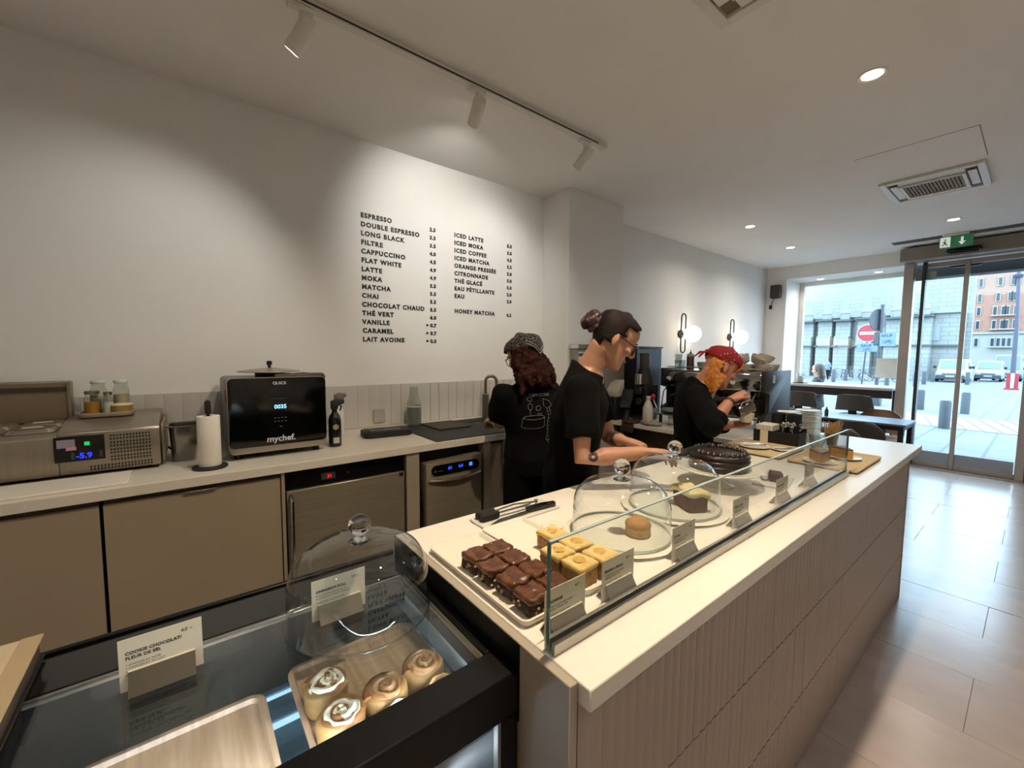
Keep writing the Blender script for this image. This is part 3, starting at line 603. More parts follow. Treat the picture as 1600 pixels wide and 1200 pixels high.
obj('display', box(B(), .52, .59, YF + .007, YF + .0125, .848, .885, .002), mat('display_bezel', '3a3a3a', .3), t)
obj('digits', text_bm('31', .024, frame((.548, YF + .0062, .858), (1, 0, 0), (0, 0, 1)), .0003, off=.0006), mat('red_led', 'ff1410', .5, emit=1.0), t, smooth=0)
obj('logo', prism(B(), [(.652, .878), (.662, .868), (.652, .858), (.642, .868)], 'y', YF + .009, YF + .0125), chrome, t)
obj('hinge', box(B(), .93, .955, YF - .004, YF + .01, .80, .822, .002), steel, t)
tag(obj('filler_board', box(B(), .972, 1.050, YF - .012, 2.94, 0, .922, .001), mat('panel_light', '9c927f', .5)), 'pale upright panel between the fridge and the dishwasher', 'panel')
t = thing('dishwasher', 'steel glasswasher with black control strip and blue lights', 'dishwasher', (1.28, 2.5, 0))
obj('niche', box(B(), 1.052, 1.50, YF + .05, 2.93, 0, .92), dark, t)
bm = B(); prism(bm, [(1.085, 0.10), (1.475, .10), (1.475, .86), (1.085, .845)], 'y', YF - .03, YF + .05, .004); dr = obj('door', bm, mat('dishwasher_steel', 'b0a690', .34, .65, var=.1, vs=3, stretch=(1, 1, 30)), t)
pc = (1.285, .800)
bm = B(); prism(bm, [(p[0] + pc[0], p[1] + pc[1]) for p in rrect(.335, .062, .029)], 'y', YF - .036, YF - .029, .002); cp = obj('control_strip', bm, blackm, dr)
bl = mat('blue_led', '2a52ff', .5, emit=1.4)
obj('digits', text_bm(':81', .026, frame((1.225, YF - .0365, .795), (1, 0, 0), (0, 0, 1)), .0003, off=.0006), bl, cp, smooth=0); obj('digits', text_bm('6.0', .026, frame((1.30, YF - .0365, .797), (1, 0, 0), (0, 0, 1)), .0003, off=.0006), bl, cp, smooth=0)
obj('start_light', box(B(), 1.378, 1.400, YF - .0375, YF - .036, .795, .817), mat('blue_led2', '3c8cff', .5, emit=1.2), cp)
obj('brand_print', text_bm('X -------', .018, frame((1.135, YF - .0365, .790), (1, 0, 0), (0, 0, 1)), .0002), mat('print_grey', '8a8a8a', .6), cp, smooth=0)
pts = [(1.10 + .36 * i / 10, YF - .034 - .022 * math.sin(PI * i / 10), .748 - .012 * math.sin(PI * i / 10)) for i in range(11)]; obj('handle', tube(B(), pts, .013, 8, (1, .7)), mat('handle_steel', 'b4ac9a', .25, .9), dr)
tag(obj('filler_board', box(B(), 1.505, 1.56, YF - .012, 2.94, 0, .922, .001), mat('panel_light', '9c927f')), 'pale upright panel right of the dishwasher', 'panel')
cabinet('taupe sink cabinet right of the dishwasher', 1.562, 2.10, None); cabinet('taupe base cabinet by the column', 2.102, 2.69, None)
t = thing('tea_towel', 'beige tea towel hanging from the sink cabinet', 'towel', (1.74, 2.19, .60)); bm = B()
loft(bm, [[(1.66 + .11 * i / 12, 2.196 - .010 * math.sin(i * 1.3 + zz * 7), zz) for i in range(13)] + [(1.66 + .11 * i / 12, 2.206 - .008 * math.sin(i * 1.3 + zz * 7), zz) for i in range(12, -1, -1)] for zz in [.60 + .32 * k / 8 for k in range(9)]]); obj('cloth', bm, mat('towel_cloth', '8f8470', .9, bump=.3, bs=200), t)
# ---- refrigerated prep counter
st = mat('prep_steel', '9a9081', .33, .8, var=.06, vs=3, stretch=(30, 1, 1)); t = thing('prep_fridge', 'stainless countertop ingredient fridge with blue display and raised lid', 'prep fridge', (-.55, 2.7, ZB))
bm = B(); prism(bm, [(2.471, .982), (2.471, 1.150), (2.478, 1.160), (2.62, 1.192), (2.90, 1.196), (2.90, .982)], 'x', -.425, -.105, .004); obj('compressor_box', bm, st, t)
bm = B(); prism(bm, [(2.471, .982), (2.471, 1.140), (2.49, 1.156), (2.52, 1.156), (2.90, 1.156), (2.90, .982)], 'x', -1.5, -.4255, .003); obj('cold_well', bm, st, t)
obj('side_cover', box(B(), -.1045, -.088, 2.50, 2.88, .99, 1.165, .006), st, t)
lidp = obj('raised_lid', box(B(), -1.5, -.435, 2.885, 2.915, 1.157, 1.352, .006), mat('lid_steel', '8f8068', .3, .6, var=.05), t); obj('lid_band', box(B(), -1.5, -.452, 2.879, 2.886, 1.302, 1.325), mat('lid_dark', '3d332a', .5), lidp); obj('lid_rim', box(B(), -.452, -.435, 2.868, 2.886, 1.16, 1.35, .003), st, lidp)
for i, x in enumerate((-1.35, -1.05, -.75, -.585)):
    x1 = x + (.28 if i < 2 else .155 if i == 2 else .14)
    for y0, y1 in ((2.53, 2.68), (2.69, 2.85)):
        bm = B(); c = ((x + x1) / 2, (y0 + y1) / 2); R = lambda ins, zz: [(c[0] + p[0], c[1] + p[1], zz) for p in rrect(x1 - x - 2 * ins, y1 - y0 - 2 * ins, .015)]
        loft(bm, [R(0, 1.157), R(0, 1.160), R(.006, 1.163), R(.012, 1.172), R(.03, 1.175)]); pn = obj('pan_cover', bm, mat('pan_cover', 'bdb6aa', .12, .85), t); obj('cover_label', box(B(), c[0] - .03, c[0] + .03, c[1] - .02, c[1] + .01, 1.1755, 1.176), paper, pn)
dp = obj('display_panel', box(B(), -.437, -.287, 2.4665, 2.4715, 1.036, 1.142, .002), blackm, t)
obj('digits', text_bm('-5.9', .032, frame((-.375, 2.4655, 1.048), (1, 0, 0), (0, 0, 1)), .0003, off=.0008), mat('blue_digit', '2030ff', .5, emit=1.8), dp, smooth=0)
obj('power_light', box(B(), -.348, -.332, 2.4655, 2.4665, 1.100, 1.116), mat('green_led', '14c060', .5, emit=.7), dp); obj('button', box(B(), -.39, -.378, 2.464, 2.4665, 1.045, 1.075, .002), darkgr, dp); obj('button', box(B(), -.305, -.293, 2.464, 2.4665, 1.045, 1.075, .002), darkgr, dp)
obj('sticker', box(B(), -.428, -.375, 2.4655, 2.4665, 1.096, 1.130), mat('sticker', '8d8498', .6), dp); obj('sticker', box(B(), -.402, -.372, 2.465, 2.466, 1.084, 1.098), mat('sticker_pink', 'c08a94', .6), dp)
bm = B()
for r in range(8):
    for c in range(13): box(bm, -.270 + c * .0105, -.2645 + c * .0105, 2.470, 2.4712, 1.128 - r * .0138 - (r // 2) * .003, 1.1365 - r * .0138 - (r // 2) * .003)
for r in range(2):
    for c in range(19): box(bm, -.335 + c * .0108, -.3295 + c * .0108, 2.470, 2.4712, .990 + r * .012, .998 + r * .012)
obj('vent_slots', bm, mat('vent_black', '0a0908', .8), t, smooth=0, kind='stuff')
for x in (-1.4, -.13):
    for y in (2.50, 2.86): obj('foot', cyl(B(), (x, y, ZB), .015, .017, 12), blackmat, t)
obj('power_cable', tube(B(), [(-.09, 2.80, 1.0), (-.06, 2.78, .975), (-.02, 2.84, .985), (0, 2.92, 1.02)], .006, 8), blackmat, t)
tag(obj('cutting_board', box(B(), -1.0, -.20, 2.23, 2.445, ZB, ZB + .010, .002), mat('board_pale', 'e2dccf', .4)), 'thin pale board on the worktop before the ingredient fridge', 'board')
# tray of jars on the prep fridge
tz = 1.197
rim_tray('oval_tray', 'small beige tray of jars on the ingredient fridge', -.395, -.200, 2.63, 2.78, tz, mat('tray_beige', 'a99b84', .5), .018, .04)
jg = glass('jar_glass', 'eef1ec', 1.45)
def jar(label, x, y, r, h, fill, lidm, group):
    t = thing('jar', label, 'jar', (x, y, tz + .006), group=group)
    obj('glass', lathe(B(), [(0, 0), (r, .001), (r, h * .8), (r * .8, h * .9), (r * .8, h)], (x, y, tz + .006), 22), jg, t); obj('contents', lathe(B(), [(0, .002), (r * .93, .003), (r * .93, h * .62), (0, h * .64)], (x, y, tz + .006), 20), fill, t)
    obj('lid', cyl(B(), (x, y, tz + .006 + h), r * .88, .016, 22, .003), lidm, t); return t
jar('glass jar of amber syrup with steel lid on the beige tray', -.345, 2.70, .030, .095, mat('amber', 'b07a28', .4), steel, 'jars on the beige tray'); jar('narrow white jar beside the amber jar', -.290, 2.675, .018, .09, mat('white_powder', 'dcd8cf', .7), steel, 'jars on the beige tray')
jar('tall glass jar with dome stopper at the back of the tray', -.33, 2.752, .030, .14, mat('pale_fill', 'c9c3b4', .7), mat('stopper', 'cfd2cf', .1), 'jars on the beige tray'); jar('tall clear bottle with pale powder at the back of the tray', -.250, 2.745, .030, .14, mat('beige_fill', 'b8aa92', .7), mat('stopper', 'cfd2cf'), 'jars on the beige tray')
t = thing('tub', 'round honey coloured tub with cream lid on the beige tray', 'tub', (-.245, 2.675, tz + .006)); obj('body', lathe(B(), [(0, 0), (.036, .001), (.040, .01), (.040, .036), (0, .037)], (-.245, 2.675, tz + .006), 24), mat('tub_amber', '9a7b42', .35), t); obj('lid', cyl(B(), (-.245, 2.675, tz + .042), .041, .012, 24, .004), mat('cream_lid', 'd8c9a4', .5), t)
# gastronorm container, paper towel, oven ...
t = thing('steel_container', 'deep stainless steel food pan beside the paper roll', 'container', (-.01, 2.62, ZB)); bm = B(); R = lambda w, zz: [(-.008 + p[0], 2.60 + p[1], ZB + zz) for p in rrect(w, w, .03)]
loft(bm, [R(.115, 0), R(.12, .005), R(.135, .168), R(.165, .172), R(.165, .177), R(.133, .175), R(.118, .01)]); obj('pan', bm, mat('pan_steel', '8f8a80', .2, .9), t)
t = thing('paper_towel_holder', 'black paper towel stand holding a white roll', 'towel holder', (.072, 2.33, ZB)); c = (.072, 2.33)
obj('base', cyl(B(), (*c, ZB), .068, .012, 32, .004), blackmat, t); bm = B(); prism(bm, [(p[0] + c[0], p[1] + 1.245) for p in rrect(.024, .066, .0118)], 'y', 2.325, 2.335, .002); obj('handle', bm, blackmat, t); obj('rod', cyl(B(), (*c, ZB), .007, .26, 12), blackmat, t)
t = thing('paper_towel', 'white paper towel roll on the black stand', 'paper towel', (*c, ZB + .013)); bm = lathe(B(), [(.018, 0), (.043, 0), (.044, .002), (.044, .225), (.043, .227), (.018, .227), (.018, 0)], (*c, ZB + .013), 32); obj('roll', bm, mat('paper_towel', 'e6dfd2', .9, bump=.3, bs=90), t)
t = thing('speed_oven', 'black glass front countertop speed oven with blue digits', 'oven', (.37, 2.6, ZB))
obj('body', box(B(), .150, .590, 2.42, 2.90, ZB + .03, 1.36, .02, seg=3), mat('oven_body', '4a4946', .35, .5), t)
bm = B(); prism(bm, [(p[0] + .3715, p[1] + 1.183) for p in rrect(.442, .375, .022)], 'y', 2.388, 2.43, .003); fr = obj('front_frame', bm, mat('oven_frame', 'a59d90', .3, .7), t)
bm = B(); prism(bm, [(p[0] + .3715, p[1] + 1.1975) for p in rrect(.4395, .341, .021)], 'y', 2.384, 2.390, .002); gl = obj('glass_door', bm, mat('oven_glass', '060607', .12, var=.1), t)
whp = mat('print_white', 'c9c9c9', .6); fy = 2.3832
def otext(s, size, x, z, m, off=0): obj('lettering', text_bm(s, size, frame((x, fy, z), (1, 0, 0), (0, 0, 1)), .0002, align='CENTER', off=off), m, gl, smooth=0)
otext('QUICK', .020, .373, 1.335, whp, .0005); otext('mychef.', .042, .373, 1.045, whp, .0010); otext('0035', .028, .373, 1.212, mat('cyan_led', '8fd8ff', .5, emit=1.3), .0006)
bm = B()
for r in range(2):
    for k in range(4): box(bm, .343 + k * .016, .352 + k * .016, fy, fy + .0006, 1.145 + r * .018, 1.148 + r * .018)
box(bm, .366, .38, fy, fy + .0006, 1.118, 1.121); box(bm, .335, .41, fy, fy + .0006, 1.262, 1.2628); obj('touch_marks', bm, mat('print_dim', '6d7074', .6), gl, smooth=0)
for x in (.19, .55):
    for y in (2.45, 2.85): obj('foot', cyl(B(), (x, y, ZB), .016, .034, 12), blackmat, t)
obj('red_tag', box(B(), .1465, .1495, 2.46, 2.49, 1.25, 1.31, .001), mat('red_tag', 'b01818', .5), t)
t = thing('pan_lid', 'grey conical lid with black knob lying on the oven', 'lid', (.36, 2.60, 1.385)); obj('cone', lathe(B(), [(0, .022), (.03, .020), (.15, .004), (.152, .0), (.148, -.001), (0, .015)], (.36, 2.60, 1.392), 40), mat('lid_grey', '8d8577', .35, .3), t); obj('knob', lathe(B(), [(0, 0), (.008, 0), (.007, .012), (.014, .022), (.013, .036), (0, .04)], (.36, 2.60, 1.412), 18), blackmat, t); obj('rest', cyl(B(), (.36, 2.60, 1.361), .07, .032, 24), blackmat, t)
t = thing('dish_cloth', 'crumpled grey brown cloth on top of the oven', 'cloth', (.47, 2.50, 1.362)); bm = B(); box(bm, .36, .595, 2.42, 2.58, 1.362, 1.382, .006); bmesh.ops.subdivide_edges(bm, edges=bm.edges[:], cuts=5, use_grid_fill=True); jitter(bm, .012, 22, 4, (0, 0, 1)); jitter(bm, .006, 50, 2)
for v in bm.verts: v.co.z = max(v.co.z, 1.3615)
obj('cloth', bm, mat('cloth_brown', '4f473d', .9, bump=.3, bs=150), t, smooth=80)
bm = B(); loft(bm, [[(.593 + .004 * math.sin(3 * y), 2.43 + .09 * y, zz), (.602 + .005 * math.sin(2 * y + zz * 30), 2.43 + .09 * y, zz)][0:2] + [(.606, 2.44 + .09 * y, zz), (.594, 2.44 + .09 * y, zz)] for y, zz in ((0, 1.372), (.2, 1.34), (.1, 1.30), (.15, 1.265))]); obj('hanging_corner', bm, mat('cloth_brown', '4f473d'), t)
def spray(label, x, y, h, m, trig, group, badge):
    t = thing('spray_bottle', label, 'bottle', (x, y, ZB), group=group)
    obj('body', lathe(B(), [(0, 0), (.032, .001), (.034, .008), (.034, h * .55), (.028, h * .64), (.014, h * .72), (.014, h * .78), (0, h * .78)], (x, y, ZB), 24), m, t)
    bm = B(); prism(bm, [(x - .018, ZB + h * .78), (x - .02, ZB + h * .95), (x + .01, ZB + h), (x + .05, ZB + h * .97), (x + .052, ZB + h * .90), (x + .018, ZB + h * .87), (x + .016, ZB + h * .78)], 'y', y - .013, y + .013, .003); hd = obj('spray_head', bm, trig, t)
    obj('trigger', tube(B(), [(x + .028, y, ZB + h * .90), (x + .036, y, ZB + h * .82), (x + .03, y, ZB + h * .74)], .005, 8), trig, hd)
    if badge:
        obj('label_badge', lathe(B(), [(0, 0), (.016, 0)], (x - .004, y - .0345, ZB + h * .42), 20, Matrix.Rotation(PI / 2, 3, 'X')), mat('badge', '9c8b58', .5), t); obj('label_print', box(B(), x - .018, x + .014, y - .0352, y - .033, ZB + h * .08, ZB + h * .2), mat('badge_white', 'b7b2a6', .6), t)
spray('black bottle with gold badge beside the oven', .655, 2.46, .27, blackm, blackmat, None, True); spray('white spray bottle with grey head behind the black bottle', .745, 2.72, .28, mat('spray_white', 'd8d6d0', .4), mat('spray_grey', '6a6255', .5), None, False)
t = thing('kitchen_scale', 'flat black rounded device lying on the back worktop', 'scale', (1.0, 2.60, ZB)); bm = B(); prism(bm, [(p[0], p[1]) for p in rrect(.30, .17, .03)], 'z', 0, .034, .008); xf(bm, bm.verts[:], T(1.01, 2.60, ZB + .003) @ RZ(-.12)); obj('body', bm, blackmat, t); bm = B(); prism(bm, rrect(.20, .11, .01), 'z', .034, .036); xf(bm, bm.verts[:], T(1.0, 2.60, ZB + .003) @ RZ(-.12)); obj('plate', bm, blackm, t)
# black composite sink with drainer
t = thing('sink', 'black composite sink and drainer set into the back worktop', 'sink', (1.6, 2.5, ZB)); z = ZB
bm = B(); box(bm, 1.165, 1.70, 2.205, 2.82, z, z + .006, .002); obj('drainer', bm, blackmat, t)
bm = B(); box(bm, 1.70, 2.14, 2.205, 2.26, z, z + .006, .002); box(bm, 1.70, 2.14, 2.70, 2.82, z, z + .006, .002); box(bm, 2.09, 2.14, 2.26, 2.70, z, z + .006, .002); obj('rim', bm, blackmat, t); obj('basin', box(B(), 1.70, 2.09, 2.26, 2.70, z + .0002, z + .0012), mat('basin_black', '060606', .4), t)
tag(obj('chopping_board', box(B(), 1.34, 1.60, 2.50, 2.79, z + .0062, z + .017, .003), mat('board_brown', '3a2b24', .6)), 'dark brown board lying on the black drainer', 'board')
t = thing('tap', 'olive grey swan neck kitchen tap at the sink', 'tap', (1.90, 2.76, ZB)); tm = mat('tap_metal', '7c7868', .3, .8)
obj('base', cyl(B(), (1.90, 2.76, z + .006), .028, .20, 20, .004), tm, t); pts = [(1.90, 2.76, z + .2), (1.90, 2.76, z + .31)] + [(1.94 - .04 * math.cos(a), 2.76 - .02 * (1 - math.cos(a)), z + .31 + .04 * math.sin(a)) for a in [PI * k / 8 for k in range(1, 9)]] + [(1.982, 2.72, z + .23)]; obj('spout', tube(B(), pts, .0125, 10), tm, t); obj('lever', tube(B(), [(1.925, 2.75, z + .15), (1.97, 2.73, z + .175)], .006, 8), tm, t)
t = thing('soap_dispenser', 'clear glass carafe half full of grey liquid by the backsplash', 'bottle', (1.32, 2.85, ZB)); obj('glass', lathe(B(), [(0, 0), (.052, .001), (.052, .16), (.036, .20), (.03, .27), (.034, .285)], (1.32, 2.85, ZB), 28), jg, t); obj('liquid', lathe(B(), [(0, .003), (.05, .004), (.05, .135), (0, .135)], (1.32, 2.85, ZB), 24), mat('grey_liquid', '7e8280', .3), t); obj('collar', lathe(B(), [(.0525, .135), (.0535, .137), (.0525, .142)], (1.32, 2.85, ZB), 24), whitem, t)
t = thing('wall_socket', 'double power socket on the grey backsplash', 'socket', (1.09, 2.94, 1.05)); obj('plate', box(B(), 1.045, 1.13, 2.928, 2.939, .995, 1.092, .003), mat('socket_grey', 'a9a7a0', .3), t)
for x in (1.066, 1.108): obj('outlet', cyl(B(), (x, 2.9295, 1.03), .016, .003, 18, 0, 'y'), mat('socket_dark', '6c6b66', .4), t)
t = thing('soap_pump', 'white pump bottle on the worktop right of the sink', 'bottle', (2.28, 2.70, ZB)); obj('body', lathe(B(), [(0, 0), (.036, .001), (.036, .18), (.014, .205), (.014, .22)], (2.28, 2.70, ZB), 22), mat('spray_white', 'd8d6d0'), t); obj('pump', tube(B(), [(2.28, 2.70, ZB + .22), (2.28, 2.70, ZB + .28), (2.24, 2.68, ZB + .282)], .008, 8), mat('spray_white', 'd8d6d0'), t)
# ---------------------------------------------------------------- wall menu lettering
menu = thing('wall_menu', 'black hand lettered drinks menu with prices on the white wall', 'menu', (1.65, YL, 2.0)); im = mat('menu_black', '0c0c0d', .6)
L1 = 'ESPRESSO|2.5;DOUBLE ESPRESSO|3.5;LONG BLACK|3.5;FILTRE|4.0;CAPPUCCINO|4.5;FLAT WHITE|4.9;LATTE|4.9;MOKA|5.5;MATCHA|5.5;CHAI|5.5;CHOCOLAT CHAUD|5.5;THÉ VERT|6.0;VANILLE|+ 0.7;CARAMEL|+ 0.7;LAIT AVOINE|+ 0.0'
L2 = 'ICED LATTE|5.5;ICED MOKA|5.5;ICED COFFEE|4.5;ICED MATCHA|5.5;ORANGE PRESSÉE|5.0;CITRONNADE|5.0;THÉ GLACÉ|5.0;EAU PÉTILLANTE|2.0;EAU|2.0;;HONEY MATCHA|6.2'
def words(bm, name):
    bm.verts.ensure_lookup_table(); seen = set(); isl = []
    for v in bm.verts:
        if v in seen: continue
        st_, grp = [v], []; seen.add(v)
        while st_:
            q = st_.pop(); grp.append(q)
            for e in q.link_edges:
                w = e.other_vert(q)
                if w not in seen: seen.add(w); st_.append(w)
        isl.append((min(q.co.x for q in grp), max(q.co.x for q in grp), grp))
    isl.sort(key=lambda a: a[0]); cl = []
    for a in isl:
        if cl and a[0] - cl[-1][0] < .021: cl[-1][0] = max(cl[-1][0], a[1]); cl[-1][1].extend(a[2])
        else: cl.append([a[1], list(a[2])])
    for _, vs in cl:
        keep = set(vs); nb = B(); mp = {v: nb.verts.new(v.co) for v in vs}
        for f in bm.faces:
            if f.verts[0] in keep:
                try: nb.faces.new([mp[v] for v in f.verts])
                except ValueError: pass
        obj(name, nb, im, menu, smooth=0)
    bm.free()
for L, xa, xb, z0, dz in ((L1, .993, 1.56, 2.435, .0612), (L2, 1.737, 2.312, 2.431, .0604)):
    for i, e in enumerate(L.split(';')):
        if not e: continue
        a, p = e.split('|'); zz = z0 - i * dz
        bm = text_bm(a, .0435, frame((xa, YL - .0012, zz), (1, 0, 0), (0, 0, 1)), .0008, 1.24, off=.0023); words(bm, 'menu_word')
        bm = text_bm(p, .037, frame((xb + (.01), YL - .0012, zz), (1, 0, 0), (0, 0, 1)), .0008, 1.15, 'RIGHT', .0023); obj('menu_price', bm, im, menu, smooth=0)
# ---------------------------------------------------------------- people
skinA = mat('skin_a', 'a97a60', .5, col2='b5866c', vs=9, bump=.06, bs=200); skinB = mat('skin_b', 'a3755c', .5, col2='b08168', vs=9, bump=.06, bs=200); skinC = mat('skin_c', 'bb8068', .5, col2='ad7058', vs=8, bump=.08, bs=160)
shirtm = mat('black_cotton', '050505', .9, var=.25, vs=10, bump=.2, bs=130, spec=.15); jeans = mat('black_trousers', '060606', .9, var=.2, bump=.25, bs=200, spec=.15)
hairA = mat('hair_dark', '120907', .6, col2='1c0f0b', vs=40, stretch=(1, 1, 6), spec=.2, bump=.5, bs=120); hairB = mat('hair_auburn', '1c0b07', .65, col2='34170d', spec=.1, vs=40, bump=.6, bs=120); hairC = mat('hair_orange', 'a8571c', .5, col2='cf9148', spec=.25, vs=30, stretch=(1, 1, .3), bump=.5, bs=120)
HEAD = [(-.118, .078, .040, .020), (-.108, .092, .015, .034), (-.088, .094, -.020, .048), (-.066, .088, -.050, .057), (-.045, .085, -.070, .063), (-.02, .085, -.084, .068), (.005, .083, -.093, .071), (.03, .090, -.099, .074), (.055, .092, -.101, .0755), (.08, .082, -.094, .070), (.098, .064, -.076, .058), (.112, .034, -.046, .036), (.118, .0, -.015, .012)]
def head_ring(lv, grow=0., n=28):
    z, f, b, w = lv; cx = (f + b) / 2; a = (f - b) / 2 + grow; w = w + grow; r = []
    for i in range(n):
        t = 2 * PI * i / n; c, s = math.cos(t), math.sin(t); e = .82
        r.append((cx + a * math.copysign(abs(c) ** e, c), w * math.copysign(abs(s) ** e, s), z))
    return r
def head_geo(bm, HM):
    n0 = len(bm.verts); loft(bm, [head_ring(l) for l in HEAD])
    tube(bm, [(.080, 0, .032), (.096, 0, .008), (.112, 0, -.016), (.104, 0, -.028)], [.010, .010, .0125, .010], 10, (1.0, 1.0)); sph(bm, (.100, .011, -.022), .009, 10, 8); sph(bm, (.100, -.011, -.022), .009, 10, 8)
    sph(bm, (.086, 0, -.052), (.011, .023, .0075), 12, 8); sph(bm, (.084, 0, -.066), (.011, .020, .008), 12, 8); sph(bm, (.080, 0, -.098), (.018, .022, .016), 12, 8)
    for s in (-1, 1):
        sph(bm, (.070, s * .036, -.02), (.020, .026, .022), 12, 8); sph(bm, (.080, s * .033, .024), (.013, .022, .007), 12, 8)
        e = Matrix.Rotation(s * .35, 4, 'Z') @ Matrix.Rotation(-.2, 4, 'Y'); sph(bm, (-.010, s * .078, -.004), (.018, .007, .029), 12, 10, e); sph(bm, (-.004, s * .076, -.028), (.011, .007, .012), 10, 8, e)
    bm.verts.ensure_lookup_table(); xf(bm, bm.verts[n0:], HM)
def hand_geo(bm, wr, d, pn, side, curl=.5, L=1.0, spread=.05):
    d = Vector(d).normalized(); pn = Vector(pn); pn = (pn - d * pn.dot(d)).normalized(); wv = pn.cross(d) * side; wr = Vector(wr)   # wv points to the thumb
    cap_tube(bm, [wr - d * .02, wr + d * .012, wr + d * .05 * L, wr + d * .085 * L], [.026, .031, .038, .036], 14, (1.0, 1.0) if False else None)
    vs = bm.verts
    for k, (o, ln) in enumerate(((.027, .070), (.009, .078), (-.009, .073), (-.026, .058))):
        p = wr + d * (.080 - abs(o) * .25) * L + wv * o; dd = (d + wv * (o * 4 * spread * 10)).normalized(); pts = [p - dd * .02, p]; ang = 0; seg = ln / 3
        for j in range(3):
            ang += curl * (.6 + .25 * j) * (1 + .06 * k); q = dd * math.cos(ang) + pn * math.sin(ang); p = p + q * seg * L * (1.1 - .1 * j); pts.append(p)
        cap_tube(bm, pts, [.0095, .0095, .0088, .0082, .0070], 8)
    p = wr + d * .020 + wv * .026; q = (d * .75 + wv * .62 + pn * .35).normalized(); q2 = (d * .92 + wv * .15 + pn * .45).normalized(); cap_tube(bm, [p - q * .015, p + q * .032 * L, p + q * .032 * L + q2 * .030 * L, p + q * .032 * L + q2 * .052 * L], [.0135, .0118, .0100, .008], 8)
def flatten_palm(bm, n0, wr, d, pn, amt=.5):
    d = Vector(d).normalized(); pn = Vector(pn); pn = (pn - d * pn.dot(d)).normalized(); wr = Vector(wr); bm.verts.ensure_lookup_table()
    for v in bm.verts[n0:]:
        r = v.co - wr; h = r.dot(d)
        if -.01 < h < .11 and r.length < .13:
            k = min(1, max(0, (h + .01) / .03)); v.co -= pn * r.dot(pn) * amt * k
def torso_rings(P, F, L, spec, tilt=()):
    out = []
    for q, (pt, w, d, bk) in enumerate(spec):
        c = Vector(pt); k = tilt[q] if q < len(tilt) else 0; out.append([Vector((0, 0, -k * (d if math.sin(t) > 0 else bk) * math.sin(t))) + c + L * (w * math.copysign(abs(math.cos(t)) ** .85, math.cos(t))) + F * ((d if math.sin(t) > 0 else bk) * math.copysign(abs(math.sin(t)) ** .85, math.sin(t))) for t in [2 * PI * i / 26 for i in range(26)]])
    return out
def lerp(a, b, t): return Vector(a) * (1 - t) + Vector(b) * t
